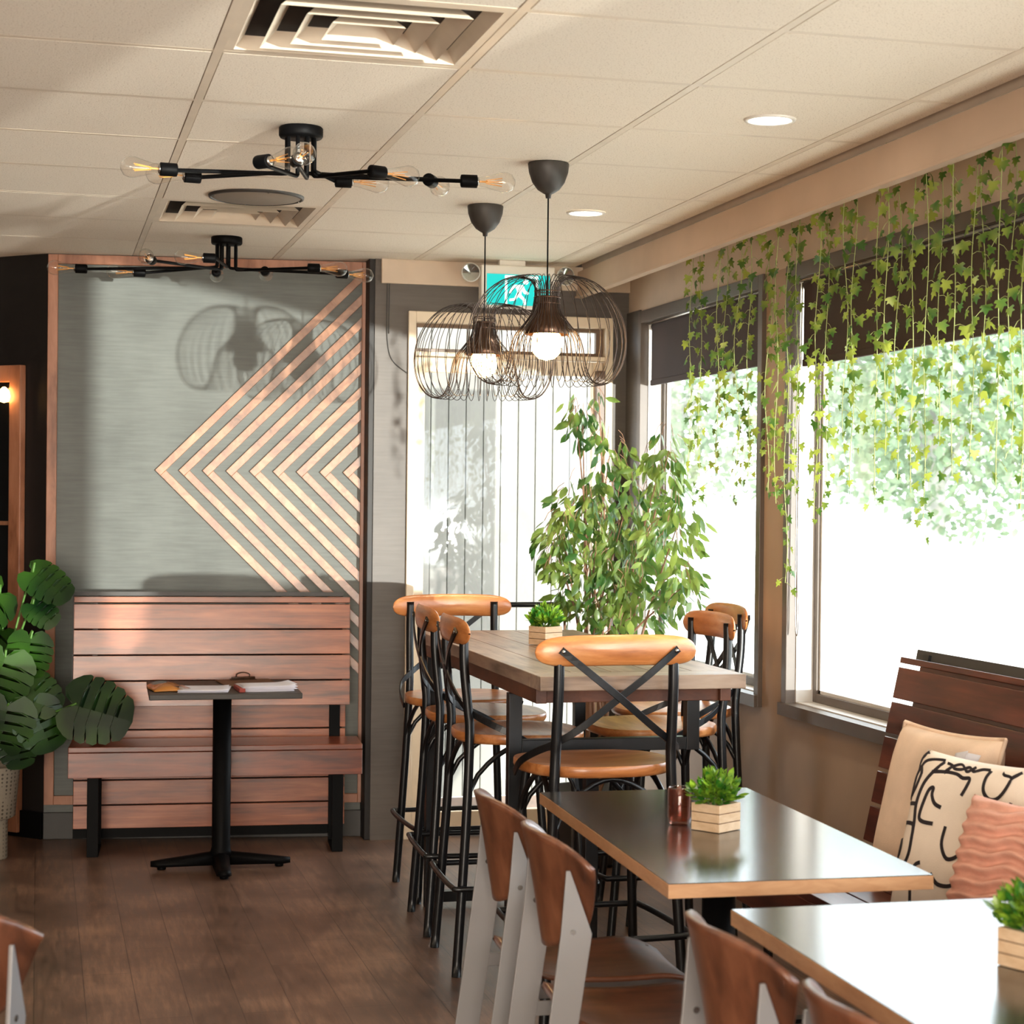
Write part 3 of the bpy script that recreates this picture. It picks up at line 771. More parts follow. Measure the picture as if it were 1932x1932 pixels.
# ------------------------------------------------------------------ slatted bench on the left
def bench_left():
    t = thing('wooden_bench', 'red-brown slatted wooden bench with black steel legs under the chevron', 'bench', (.755, 8.80, 0), R_(-4.5))
    W = .60
    # low panel that carries on to the floor behind the back rest
    m = MB()
    for z0, z1 in ((.075, .175), (.181, .285), (.291, .395), (.401, .505), (.511, .615), (.621, .70)): m.box(-W+.002, W-.015, -.008, .012, z0, z1)
    m.build('back_panel', 'bench_wood', t, bevel=.0015)
    m = MB(); m.box(-W, W-.03, .012, .030, .03, 1.0); m.build('panel_backing', 'black_satin', t)
    # leaning back rest
    A = Matrix.Translation((0, -.045, .615)) @ Matrix.Rotation(R_(-5), 4, 'X')
    m = MB()
    for z0, z1 in ((0, .108), (.114, .221), (.227, .334), (.340, .447), (.455, .480)): m.box(-W, W, -.022, 0, z0, z1, T=A)
    m.build('backrest', 'bench_wood', t, bevel=.0015)
    m = MB(); m.box(-W-.004, W-.03, -.024, .03, .484, .502, T=A); m.box(-W+.08, -W+.10, 0, .03, 0, .484, T=A); m.box(-W-.006, -W+.0, -.01, .02, .0, .49, T=A); m.build('backrest_cap', 'charcoal', t)
    # seat
    m = MB(); m.box(-W, W+.035, -.35, -.06, .452, .476); m.build('seat', 'bench_seat', t, bevel=.003)
    m = MB(); m.box(-W, W+.035, -.352, -.325, .345, .451); m.box(W+.010, W+.035, -.325, -.06, .345, .451); m.box(-W, -W+.025, -.325, -.06, .345, .451)
    m.build('seat_apron', 'bench_seat', t, bevel=.002)
    for sx in (-W+.10, W-.065):
        m = MB(); w2_ = .024
        m.box(sx-w2_, sx+w2_, -.290, -.278, 0, .36); m.box(sx-w2_, sx+w2_, -.278, -.03, 0, .012); m.box(sx-w2_, sx+w2_, -.042, -.030, .012, .64)
        m.box(sx-w2_, sx+w2_, -.278, -.042, .348, .36)
        m.build('leg', 'black_satin', t, bevel=.0015)
    return t


bench_left()

# small pedestal table in front of it
def ped_base(t, x, y, h, arm, mat='black_satin', r=.038):
    m = MB(); m.lathe([(r+.012, .055), (r+.004, .075), (r, .09), (r, h-.02)], 28, T=TZ((x, y, 0)))
    m.build('column', mat, t)
    m = MB()
    for a in range(4):
        T = TZ((x, y, 0)) @ RZ(R_(90*a))
        pr = [(-.038, .018), (.038, .018), (.034, .060), (.012, .074), (-.012, .074), (-.034, .060)]
        pe = [(-.030, .014), (.030, .014), (.024, .032), (.010, .040), (-.010, .040), (-.024, .032)]
        vs = [(0.0, p, q) for p, q in pr] + [(arm-.03, p, q) for p, q in pe] + [(arm, p*.55, q*.8+.004) for p, q in pe]
        fs = [tuple(range(6))[::-1], tuple(range(12, 18))]
        for q in range(2):
            for k in range(6): fs.append((q*6+k, q*6+(k+1) % 6, q*6+6+(k+1) % 6, q*6+6+k))
        m.add(vs, fs, True, T)
        m.lathe([(.016, 0), (.018, .004), (.018, .018)], 12, T=T @ TZ((arm-.045, 0, 0)))
    m.build('cross_base', mat, t)
    m = MB(); m.box(x-.14, x+.14, y-.03, y+.03, h-.022, h-.012); m.box(x-.03, x+.03, y-.14, y+.14, h-.022, h-.012); m.build('mounting_plate', mat, t)


t = thing('cafe_table', 'small square dark cafe table holding clipboards by the wooden bench', 'table', (.742, 8.20, 0), R_(-2))
MB().box(-.302, .302, -.302, .302, .728, .75).build('tabletop', 'charcoal', t, bevel=.003)
ped_base(t, 0, 0, .74, .285)

# things on it
def sheets(name, x, y, z, w_, d_, n, rz, label, mat='paper', curl=.0, cat='paper', seed=1):
    t = thing(name, label, cat, (x, y, z), rz); rn = random.Random(seed); m = MB()
    for k in range(n):
        a = rn.uniform(-.05, .05); ox, oy = rn.uniform(-.006, .006), rn.uniform(-.006, .006); zz = .0012+k*.0026; cu = curl*(k+1)/n
        m.surf(lambda u, v: (ox+(u-.5)*w_, oy+(v-.5)*d_, zz+cu*max(0, u-.7)**2*8+.002*math.sin(v*3+k)*(k/n)), 8, 6, th=.0012, T=RZ(a))
    m.build('sheets', mat, t); return t


cb = thing('clipboard', 'brown clipboard with a metal clip lying at the back of the small table', 'clipboard', (.86, 8.33, .752), R_(4))
MB().box(-.115, .115, -.150, .150, 0, .004).build('board', 'clip_brown', cb, bevel=.002)
m = MB(); m.box(-.055, .055, .10, .135, .004, .008); m.tube([(-.05, .118, .012), (.05, .118, .012)], .006, 8)
m.tube(spline([(-.025, .12, .010), (-.028, .125, .026), (-.010, .128, .034), (.010, .128, .034), (.028, .125, .026), (.025, .12, .010)]), .003, 6)
m.build('clip', 'bronze', cb, label='bronze spring clip')
sheets('paper_stack', .905, 8.06, .751, .215, .20, 8, R_(3), 'thick stack of curled white papers at the right of the small table', curl=.012, seed=4)
sheets('loose_papers', .66, 8.07, .751, .20, .22, 4, R_(-6), 'thinner spread of white papers in the middle of the small table', curl=.004, seed=7)
t = thing('red_edged_notebook', 'thin red edged notebook between the two paper piles', 'notebook', (.795, 8.03, .751), R_(2))
MB().box(-.012, .012, -.09, .09, 0, .016).build('cover', 'red_edge', t, bevel=.002)
t = thing('amber_tray', 'amber plastic tray wrapped in clear film on the left of the small table', 'tray', (.500, 8.09, .751), R_(8))
m = MB(); m.surf(lambda u, v: ((u-.5)*.115, (v-.5)*.16, .006+.022*math.sin(math.pi*u)*math.sin(math.pi*v)**.5 if 0 < v < 1 else .004), 10, 10, th=.003); m.build('tray_body', 'amber', t)
m = MB(); m.surf(lambda u, v: (-.06+u*.15, (v-.5)*.17, .012+.028*math.sin(math.pi*min(1, u*1.2))*(.6+.4*math.cos(5*v))), 12, 8); m.build('clear_film', 'bulb_glass', t)

# ------------------------------------------------------------------ X-back bar stools, local front is +y
def make_stool():
    t = thing('bar_stool', 'x', 'bar stool', (0, 0, 0), 0, 'cross-back bar stools around the tall table')
    SH = .775

    def seatf(u, v):
        a = 2*math.pi*u; r = v
        ex = lambda c: math.copysign(abs(c)**.72, c)
        x = .225*ex(math.cos(a))*r; y = .212*ex(math.sin(a))*r
        if y < 0: x *= 1-.10*(-y/.212)
        dish = -.010*(1-min(1, (x/.19)**2))*(1-min(1, (y/.18)**2)) - .004*max(0, y/.21)
        return (x, y, SH+dish)
    m = MB(); n = 40
    rings = [[Vector(seatf(k/n, v/8)) for k in range(n)] for v in range(1, 9)]
    vs = [Vector(seatf(0, 0))]+[p for r in rings for p in r]; fs = [(0, 1+k, 1+(k+1) % n) for k in range(n)]
    for j in range(7):
        for k in range(n): fs.append((1+j*n+k, 1+(j+1)*n+k, 1+(j+1)*n+(k+1) % n, 1+j*n+(k+1) % n))
    m.add(vs, fs, True)
    o_ = rings[-1]; prof = [(1.012, -.006), (1.014, -.022), (.99, -.032)]
    vs = [Vector(p) for p in o_]
    for s_, dz in prof: vs += [Vector((p.x*s_, p.y*s_, SH+dz)) for p in o_]
    fs = []
    for j in range(3):
        for k in range(n): fs.append((j*n+k, (j+1)*n+k, (j+1)*n+(k+1) % n, j*n+(k+1) % n))
    fs.append(tuple(3*n+k for k in range(n))[::-1])
    m.add(vs, fs, True); m.build('seat', 'stool_wood', t)
    # back rail
    def rail(u, v):
        x = -math.cos(math.pi*u)*.2425; s_ = abs(x)/.2425
        hh = .041*(1-s_**7)**.5 if s_ < 1 else 0
        y = -.238 + .030*s_**2
        a = 2*math.pi*v
        return (x, y+.0135*math.sin(a)*(.25+.75*(1-s_**8)), 1.105+.006*(1-s_**2)+(hh+.003)*math.cos(a))
    m = MB(); m.surf(rail, 40, 16); m.build('back_rail', 'stool_wood', t)
    for sx in (-1, 1):
        m = MB(); m.tube(spline([(sx*.172, -.213, 1.125), (sx*.173, -.212, 1.0), (sx*.174, -.198, .86), (sx*.176, -.192, .76), (sx*.190, -.205, .45), (sx*.215, -.235, 0)]), .0155, 12)
        m.build('rear_leg', 'black_metal', t)
        m = MB(); m.tube(spline([(sx*.160, .150, .745), (sx*.176, .165, .55), (sx*.192, .185, .30), (sx*.212, .215, 0)]), .0145, 12); m.build('front_leg', 'black_metal', t)
        # cross strap
        m = MB(); s = -sx
        pts = spline([(s*.176, -.2415, 1.113), (s*.09, -.250, 1.045), (0, -.243-.002*sx, .975), (-s*.10, -.222, .895), (-s*.165, -.190, .848), (-s*.218, -.130, .812), (-s*.240, -.05, .775), (-s*.236, .02, .735)], 5)
        nr = []
        for p in pts: q = p.copy(); q.z = 0; nr.append((q.x*(abs(q.x)/.24)**2, min(q.y, -.05) if q.y < -.1 else -.04, 0))
        m.strap(pts, nr, .021, .006); so = m.build('cross_strap', 'black_metal', t, bevel=.001)
        MB().lathe([(0, .004), (.006, .003), (.006, 0)], 10, T=zto((s*.170, -.2445, 1.108), (0, -1, 0))).build('bolt', 'screw', so)
    # arched braces under the seat
    cn = [(-.186, -.200), (.186, -.200), (.180, .170), (-.180, .170)]
    m = MB()
    for k in range(4):
        a = Vector(cn[k]); b = Vector(cn[(k+1) % 4]); pts = []
        for q in range(13):
            f = q/12; p = a.lerp(b, f); inward = 1-.10*math.sin(math.pi*f)
            pts.append((p.x*inward, p.y*inward, .575+.160*math.sin(math.pi*f)**.62))
        m.tube(pts, .0085, 8)
    m.build('arch_brace', 'black_metal', t)
    # foot ring
    z = .285; m = MB(); q = .222
    ring = [(-.20, -.245, z), (0, -.25, z), (.20, -.245, z), (.232, -.22, z), (.236, 0, z), (.226, .20, z), (.20, .232, z), (0, .24, z), (-.20, .232, z), (-.226, .20, z), (-.236, 0, z), (-.232, -.22, z)]
    m.tube(spline(ring, 4, True), .0095, 10, closed=True); m.build('foot_ring', 'black_metal', t)
    return t


st = make_stool(); used = [False]
place(st, used, (1.592, 5.575, 0), R_(2), 'bar stool seen from behind at the near end of the tall table')
place(st, used, (1.612, 7.52, 0), R_(180), 'bar stool facing the camera at the far end of the tall table')
place(st, used, (1.55, 6.36, 0), R_(-92), 'bar stool on the left side of the tall table, the nearer of that side')
place(st, used, (1.575, 6.95, 0), R_(-93), 'bar stool on the left side of the tall table, the farther of that side')
place(st, used, (2.045, 6.44, 0), R_(92), 'bar stool on the window side of the tall table, tucked in and nearer')
place(st, used, (2.29, 6.96, 0), R_(89), 'bar stool pulled out towards the window, behind the tucked in one')

# ------------------------------------------------------------------ tall table
t = thing('high_table', 'tall rectangular wooden bar table with grey-brown plank top', 'table', (1.712, 6.42, 0), R_(-.6))
hx, hy, hz = .312, 1.00, 1.03
tt_ = MB().box(-hx, hx, -hy+.13, hy, hz-.042, hz).build('tabletop', 'rustic_top', t, bevel=.0025)
MB().box(-hx, hx, -hy, -hy+.1295, hz-.042, hz).build('end_board', 'rustic_end', t, bevel=.0025)
m = MB()
for k in range(1, 5): m.box(-hx+k*2*hx/5-.001, -hx+k*2*hx/5+.001, -hy+.14, hy-.004, hz-.001, hz+.0004)
m.build('plank_joint', 'groove', tt_)
m = MB(); m.box(-hx+.012, -hx+.045, -hy+.10, hy-.10, hz-.088, hz-.042); m.box(hx-.045, hx-.012, -hy+.10, hy-.10, hz-.088, hz-.042); m.box(-hx+.045, hx-.045, -hy+.12, -hy+.16, hz-.088, hz-.042); m.box(-hx+.045, hx-.045, hy-.16, hy-.12, hz-.088, hz-.042)
m.build('apron', 'rustic_apron', t, bevel=.002)
for sy in (-1, 1):
    yy = -.56 if sy < 0 else hy-.18
    m = MB(); q = .021; z1 = hz-.088
    m.box(-hx+.005, -hx+.005+2*q, yy-q, yy+q, 0, z1)
    if sy < 0:
        m.box(hx-.045, hx-.003, yy-q, yy+q, .755, z1); m.box(-hx+.047, hx-.045, yy-q, yy+q, .757, .797)
        m.box(-.06, -.018, yy-q, yy+q, 0, .757)
    else:
        m.box(hx-.045, hx-.003, yy-q, yy+q, 0, z1); m.box(-hx+.047, hx-.045, yy-q, yy+q, z1-.042, z1); m.box(-hx+.047, hx-.045, yy-q, yy+q, .02, .06)
    m.build('leg_frame', 'black_metal', t, bevel=.002)

# ------------------------------------------------------------------ potted table plants
def leafcluster(m, c, R, n, L, rn, up=.3, wr=.42):
    for k in range(n):
        a = rn.uniform(0, 2*math.pi); e = math.asin(rn.uniform(-.05, 1))
        d = Vector((math.cos(a)*math.cos(e), math.sin(a)*math.cos(e), math.sin(e)+up)).normalized()
        rr_ = R*rn.uniform(.3, 1); p = Vector(c)+Vector((d.x*rr_*.9, d.y*rr_*.9, d.z*rr_*1.12))
        dd = (d+Vector((rn.uniform(-.7, .7), rn.uniform(-.7, .7), rn.uniform(-.3, .7)))).normalized()
        leaf(m, p, dd, L*rn.uniform(.7, 1.15), wr, rn)


def leaf(m, p, d, L, wr, rn, fold=.18):
    d = Vector(d).normalized(); s = d.cross(Vector((rn.uniform(-1, 1), rn.uniform(-1, 1), rn.uniform(.2, 1)))).normalized(); n = s.cross(d)
    w_ = L*wr/2
    P = [p, p+d*L*.3+s*w_*.85-n*L*fold*.2, p+d*L*.3-s*w_*.85-n*L*fold*.2, p+d*L*.65+s*w_*.8-n*L*fold*.35, p+d*L*.65-s*w_*.8-n*L*fold*.35, p+d*L-n*L*fold*.6, p+d*L*.3, p+d*L*.65-n*L*fold*.15]
    m.add(P, [(0, 6, 1), (0, 2, 6), (6, 7, 3, 1), (6, 2, 4, 7), (7, 5, 3), (7, 4, 5)], True)


def crate_plant(loc, rz, label, seed, s=.042, h=.066, pr=.066, n=300, L=.030):
    t = thing('potted_table_plant', label, 'potted plant', loc, rz, 'small green plants in pale wooden crates')
    m = MB(); k3 = 3
    for k in range(k3):
        z0 = k*h/k3+.001; z1 = (k+1)*h/k3-.0006
        m.box(-s, s, -s, -s+.005, z0, z1); m.box(-s, s, s-.005, s, z0, z1); m.box(-s, -s+.005, -s+.005, s-.005, z0, z1); m.box(s-.005, s, -s+.005, s-.005, z0, z1)
    m.box(-s+.005, s-.005, -s+.005, s-.005, .001, .006)
    cr = m.build('wooden_crate', 'crate', t, bevel=.0012)
    m = MB(); a = s-.0008
    for k in (1, 2):
        z = k*h/k3; m.box(-a, a, -a, a, z-.0009, z+.0009)
    m.build('board_joint', 'groove', cr)
    MB().box(-s+.006, s-.006, -s+.006, s-.006, .03, h-.014).build('soil', 'soil', t)
    rn = random.Random(seed); m = MB(); leafcluster(m, (0, 0, h-.006), pr, n, L, rn, .25, .55)
    m.build('foliage', 'boxwood', t)
    m = MB()
    for k in range(9):
        a = rn.uniform(0, 6.28); m.tube([(0.01*math.cos(a), .01*math.sin(a), h-.02), (.045*math.cos(a), .045*math.sin(a), h+.05)], .0016, 5)
    m.build('stem', 'mon_stem', t)
    return t


pA = at(1350, 1575, Z=.75)
crate_plant((1.568, 4.415, .7515), R_(33), 'small green plant in a pale wooden crate on the black cafe table, beside pink glass', 11)
crate_plant((1.718, 6.64, 1.0305), R_(30), 'small green plant in a pale wooden crate on the tall bar table', 12)
crate_plant((1.632, 2.985, .7515), R_(22), 'blurred small green plant in a wooden crate on the nearest table, right edge', 13, pr=.072)
t = thing('ribbed_tumbler', 'small pink ribbed glass tumbler beside the potted plant on the black table', 'glass', (1.505, 4.500, .7515))
prof = [(0, 0), (.021, 0), (.026, .006), (.028, .02), (.029, .088), (.027, .092), (.0255, .088), (.0245, .02), (.020, .010), (0, .009)]
m = MB(); n = 40; vs = []; fs = []
for r, z in prof:
    for k in range(n): a = 2*math.pi*k/n; q = r*(1+.05*(k % 2) if .01 < z < .085 and r > .0258 else 1); vs.append((q*math.cos(a), q*math.sin(a), z))
for j in range(len(prof)-1):
    for k in range(n): a, b = j*n+k, j*n+(k+1) % n; fs.append((a, b, b+n, a+n))
m.add(vs, fs, True); m.build('glass_body', 'pink_glass', t)

# ------------------------------------------------------------------ near cafe tables
def long_table(loc, rz, hx, y0, y1, label):
    t = thing('cafe_table', label, 'table', loc, rz)
    MB().box(-hx, hx, y0, y1, .7205, .7499).build('tabletop_edge', 'edge_wood', t, bevel=.001)
    MB().box(-hx+.0015, hx-.0015, y0+.0015, y1-.0015, .7499, .7515).build('tabletop', 'laminate', t)
    ped_base(t, 0, (y0+y1)/2-.05, .732, .26, r=.040)
    return t


long_table((1.567, 4.43, 0), R_(-2.4), .291, -.64, .64, 'black topped cafe table with pale wooden edge, in front of the tall table')
long_table((1.568, 2.80, 0), R_(-1.0), .291, -.66, .735, 'black topped cafe table closest to the camera, bottom right corner')

# ------------------------------------------------------------------ plywood chairs with silver flat-bar legs, local front is +y
def make_chair():
    t = thing('plywood_chair', 'x', 'chair', (0, 0, 0), 0, 'brown plywood chairs with silver legs')

    def back(u, v):
        # v: 0 bottom, 1 top ; u across
        z = .600+.248*v; hw = .120+.084*v**.75
        s_ = (u-.5)*2
        zz = z - .060*(abs(s_)**4.0)*(v**3) + .055*(abs(s_)**2.4)*((1-v)**3)
        x = hw*s_
        y = -.252 + .092*abs(s_)**2.2*(.72+.28*v) - .034*(v-.15) - .010*v**4
        return (x, y, zz)
    m = MB(); m.surf(back, 24, 16, th=.011); m.build('backrest', 'walnut_ply', t, bevel=0)

    def seat(u, v):
        s_ = (u-.5)*2; y = -.205+.415*v
        hw = .205*(1-.10*(1-v))
        rc = 1-.16*max(0, (v-.82)/.18)**2.5 - .10*max(0, (.12-v)/.12)**2
        z = .452 + .012*s_*s_ - .012*math.sin(math.pi*v) - .040*max(0, (v-.72)/.28)**2 + .016*max(0, (.2-v)/.2)**2
        return (hw*s_*rc, y, z)
    m = MB(); m.surf(seat, 24, 20, th=.011); m.build('seat', 'walnut_ply', t)
    for sx in (-1, 1):
        X = sx*.166; h = .0035
        # rear leg: flat bar with a long pointed top, in the y-z plane
        poly = [(-.240, .785), (-.232, .785), (-.185, .655), (-.222, .40), (-.280, 0), (-.338, 0), (-.282, .40), (-.250, .655)]
        m = MB(); m.prism([(a, b) for a, b in poly][::-1], X-h, X+h, 'yz'); m.build('rear_leg', 'silver', t, bevel=.001)
        poly = [(.130, .437), (.185, .437), (.235, 0), (.185, 0)]
        m = MB(); m.prism(poly, X-h, X+h, 'yz'); m.build('front_leg', 'silver', t, bevel=.001)
        m = MB(); m.prism([(-.222, .405), (.134, .405), (.130, .437), (-.219, .437)], X-h*.8, X+h*.8, 'yz'); m.build('side_rail', 'silver', t, bevel=.001)
    m = MB(); m.box(-.162, .162, -.19, -.15, .425, .431); m.box(-.162, .162, .08, .12, .418, .424); m.build('cross_rail', 'silver', t)
    for sx in (-1, 1):
        m = MB(); m.tube([(sx*.171, -.225, .66), (sx*.160, -.225, .66)], .006, 8)
        m.build('bolt', 'screw', t)
    return t


chr_ = make_chair(); used = [False]
CXB = 1.30
place(chr_, used, (1.280, 4.45, 0), R_(-90), 'plywood chair farthest of the row along the black tables')
place(chr_, used, (1.278, 3.975, 0), R_(-91), 'plywood chair second from the far end of the row, seat fully visible')
place(chr_, used, (1.325, 3.02, 0), R_(-89), 'plywood chair tucked under the closest table, third from the far end')
place(chr_, used, (1.335, 2.52, 0), R_(-90), 'plywood chair of which only the top curve shows at the bottom edge, right of centre')
place(chr_, used, (-.092, 3.66, 0), R_(-24), 'plywood chair alone in the bottom left corner')

# ------------------------------------------------------------------ bench by the window with cushions, local: back towards +x
t = thing('wooden_bench', 'dark red slatted wooden bench with cushions under the big window', 'bench', (2.36, 3.0, 0))
BL = 2.52   # reaches to y = 5.52
A = Matrix.Translation((.085, 0, .55)) @ Matrix.Rotation(R_(12), 4, 'Y')
m = MB()
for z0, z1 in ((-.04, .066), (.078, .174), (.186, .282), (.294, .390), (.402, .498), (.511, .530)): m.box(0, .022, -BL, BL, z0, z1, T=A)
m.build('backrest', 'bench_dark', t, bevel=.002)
m = MB(); m.box(.0225, .032, -BL+.10, BL-.10, -.04, .528, T=A); m.build('backing_board', 'bench_dark', t)
m = MB(); m.box(.033, .055, -BL+.02, BL-.035, .530, .562, T=A); m.build('backrest_cap', 'charcoal', t, bevel=.002)
m = MB()
for y in (-BL+.10, -.8, .8, BL-.12): m.box(.024, .060, y-.02, y+.02, -.10, .55, T=A)
m.build('back_support', 'black_metal', t)
m = MB()
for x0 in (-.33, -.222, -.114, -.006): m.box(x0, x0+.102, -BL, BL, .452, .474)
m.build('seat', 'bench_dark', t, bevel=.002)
m = MB(); m.box(-.332, -.310, -BL, BL, .345, .451); m.build('seat_apron', 'bench_dark', t, bevel=.002)
for y in (-BL+.12, -.8, .8, BL-.12):
    m = MB(); w2_ = .024
    m.box(-.28, -.268, y-w2_, y+w2_, 0, .452); m.box(-.268, .10, y-w2_, y+w2_, 0, .012); m.box(.10, .112, y-w2_, y+w2_, 0, .54); m.box(-.268, .10, y-w2_, y+w2_, .44, .452)
    m.build('leg', 'black_metal', t, bevel=.0015)


def cushion_fn(S, TH_, side, wob=0):
    def fn(u, v):
        a, b = 2*u-1, 2*v-1
        pin = 1-.055*(1-b*b)*abs(a)**6; pin2 = 1-.055*(1-a*a)*abs(b)**6
        x = a*S/2*pin; z = b*S/2*pin2
        f = max(0, (1-a**4))*max(0, (1-b**4))
        y = side*TH_/2*(f**.5)
        if wob: y -= side*-.011*math.sin(26*v*math.pi+1.4*math.sin(9*u)+.8*math.sin(23*u))*f**.4*(-1)
        return (x, y, z)
    return fn


def cushion(name, loc, rz, tilt, S, TH_, mat, label, wob=0, nn=28):
    t = bpy.data.objects.new(name, None); col.objects.link(t)
    t.matrix_world = TZ(loc) @ RZ(rz) @ Matrix.Rotation(tilt, 4, 'X')
    tag(t, label, 'cushion')
    m = MB(); m.surf(cushion_fn(S, TH_, -1, wob), nn, nn); m.surf(cushion_fn(S, TH_, 1, wob), nn, nn); m.build('cushion_cover', mat, t)
    return t


# local -y faces the room
def cush_at(px_, py_, X, **k): return at(px_, py_, X=X)
c1 = cushion('cushion', (2.355, 4.85, .700), R_(-80), R_(-14), .45, .14, 'cushion_cream', 'plain cream linen cushion with white tags, at the back of the bench')
m = MB(); q = 13
for a0, b0, a1, b1 in ((-1, 1, 1, 1), (1, 1, 1, -1), (-1, -1, -1, 1)):
    pts = []
    for k in range(q): f = k/(q-1); a = a0+(a1-a0)*f; b = b0+(b1-b0)*f; p = cushion_fn(.45, .14, -1)((a+1)/2, (b+1)/2); pts.append((p[0]*1.01, 0, p[2]*1.01))
    m.tube(pts, .006, 6)
m.build('welt', 'cushion_cream', c1)
m = MB(); m.surf(lambda u, v: (.13+.050*u+.006*v, -.075-.02*v, .165-.075*v+.012*u), 4, 6, th=.0008); m.surf(lambda u, v: (.178+.036*u-.01*v, -.078-.018*v+.02*u, .172-.075*v), 4, 6, th=.0008)
m.build('care_tag', 'paper', c1, label='white cloth tags')
c2 = cushion('cushion', (2.22, 4.37, .690), R_(-72), R_(-16), .45, .15, 'cushion_print', 'cream cushion printed with thick black looping lines', nn=32)
strokes = [
    [(400, 835), (360, 900), (330, 1000), (315, 1100), (300, 1190)],
    [(575, 905), (520, 900), (440, 905), (410, 940), (370, 1020), (350, 1110)],
    [(410, 940), (435, 985), (425, 1040), (400, 1090), (345, 1135)],
    [(580, 915), (540, 970), (490, 1040), (465, 1110), (455, 1180), (465, 1260), (465, 1350), (460, 1450), (430, 1510), (390, 1520), (350, 1490), (340, 1440), (345, 1360)],
    [(345, 1350), (362, 1400), (350, 1445), (338, 1400)],
    [(305, 1165), (370, 1155), (450, 1165)], [(300, 1270), (360, 1265), (450, 1280), (465, 1310)],
    [(300, 1190), (322, 1260), (305, 1330), (290, 1420), (285, 1530), (340, 1490)],
    [(520, 980), (620, 985), (700, 1000), (750, 1025), (795, 1030), (790, 1080), (770, 1130)],
    [(650, 1195), (600, 1170), (570, 1120), (570, 1080), (540, 1090), (515, 1160), (500, 1240), (530, 1270), (610, 1285)],
    [(600, 925), (640, 940), (670, 965), (720, 970), (760, 955), (800, 985), (850, 970), (900, 975)], [(610, 990), (650, 950), (700, 935), (760, 985), (800, 950)],
    [(905, 975), (895, 1030), (905, 1100), (950, 1150), (1000, 1150), (1035, 1100), (1045, 1030), (1000, 1010), (980, 990)], [(1045, 1030), (1090, 990)],
    [(560, 1500), (520, 1520), (505, 1600), (505, 1700), (490, 1780), (440, 1810), (340, 1790), (290, 1770)],
    [(285, 1530), (285, 1600)], [(345, 1610), (380, 1575), (420, 1590), (435, 1650)], [(1085, 1170), (1075, 1250), (1120, 1330), (1180, 1300)],
    [(700, 1300), (690, 1400), (740, 1480), (820, 1450), (840, 1350)], [(640, 1560), (700, 1620), (800, 1620), (860, 1540), (950, 1560)], [(930, 1280), (960, 1380), (1060, 1420), (1090, 1520)], [(620, 1750), (740, 1720), (860, 1760), (980, 1700)]]
fn2 = cushion_fn(.45, .15, -1); m = MB()
for stn in strokes:
    pp = []
    for x, y in spline([(a, b, 0) for a, b in stn], 5) and [(p.x, p.y) for p in spline([(a, b, 0) for a, b in stn], 5)]:
        # affine map of the cushion face
        dx, dy = x-345, y-815; det = 900*1000+90*150; u = (dx*1000+90*dy)/det; v = (900*dy-150*dx)/det
        u = min(.985, max(.015, u)); v = 1-min(.985, max(.015, v)); p = Vector(fn2(u, v)); p.y -= .0012; pp.append(p)
    vs = []; wd = .0052
    for i, p in enumerate(pp):
        tt = (pp[min(i+1, len(pp)-1)]-pp[max(i-1, 0)]); tt.y = 0
        if tt.length < 1e-6: tt = Vector((1, 0, 0))
        sd = Vector((tt.z, 0, -tt.x)).normalized()*wd; vs += [p+sd, p-sd]
    m.add(vs, [(2*i, 2*i+1, 2*i+3, 2*i+2) for i in range(len(pp)-1)])
m.build('printed_lines', 'print_black', c2, label='black looping lines')
c3 = cushion('cushion', (2.13, 3.93, .660), R_(-68), R_(-18), .42, .15, 'cushion_pink', 'dusty pink cushion with wavy fringed rows, frontmost on the bench', wob=1, nn=90)

# ------------------------------------------------------------------ fig tree in the corner
rn = random.Random(21)
t = thing('weeping_fig', 'tall leafy green indoor fig tree in the corner by the windows', 'potted plant', (2.26, 7.98, 0))
base = Vector((2.26, 7.98, 0))
MB().lathe([(.13, .005), (.15, .02), (.185, .30), (.19, .32), (.175, .32), (.165, .29), (0, .285)], 32).build('plant_pot', 'cup', t)
MB().lathe([(0, .288), (.164, .288)], 24, cap=False).build('soil', 'soil', t)
blobs = [(1100, 800, 42, 7.85, 26), (1085, 765, 25, 7.85, 8), (1150, 860, 55, 7.85, 40), (1105, 960, 75, 7.8, 85), (1050, 1040, 48, 7.75, 44), (1180, 960, 95, 7.85, 120), (1240, 900, 62, 7.75, 60), (1275, 1000, 68, 7.5, 75),
         (1285, 1110, 55, 7.45, 55), (1200, 1080, 100, 7.8, 130), (1120, 1100, 85, 7.75, 100), (1190, 1165, 90, 7.7, 90), (1060, 1000, 45, 7.7, 30), (1262, 850, 45, 7.7, 18), (1240, 1020, 110, 8.1, 90), (1130, 1000, 90, 8.1, 60), (1130, 748, 15, 7.9, 5), (1062, 1130, 32, 7.8, 16)]
m = MB(); tw = MB(); cs = []
for px_, py_, rp, Y, n in blobs:
    c0 = at(px_, py_, Y=Y); rr_ = rp*Y/3750; c0 = c0-base; cs.append((c0, rr_))
    for k in range(int(n*1.15)):
        while 1:
            v = Vector((rn.uniform(-1, 1), rn.uniform(-1, 1), rn.uniform(-1, 1)))
            if v.length < 1: break
        v.y *= .9; p = c0+v*rr_
        if p.x+base.x > 2.60: p.x = 2.60-base.x-rn.uniform(0, .1)
        outw = Vector((v.x, v.y, 0)); d = outw*.6+Vector((rn.uniform(-.5, .5), rn.uniform(-.5, .5), rn.uniform(-1.2, -.1)))
        leaf(m, p, d, rn.uniform(.055, .085), .46, rn, .3)
        if k % 3 == 0:
            q = p+Vector((-v.x*.05, -v.y*.05, .05)); tw.tube([p, p*.6+q*.4+Vector((0, 0, .012)), q], .0013, 4)
m.build('foliage', 'ficus', t)
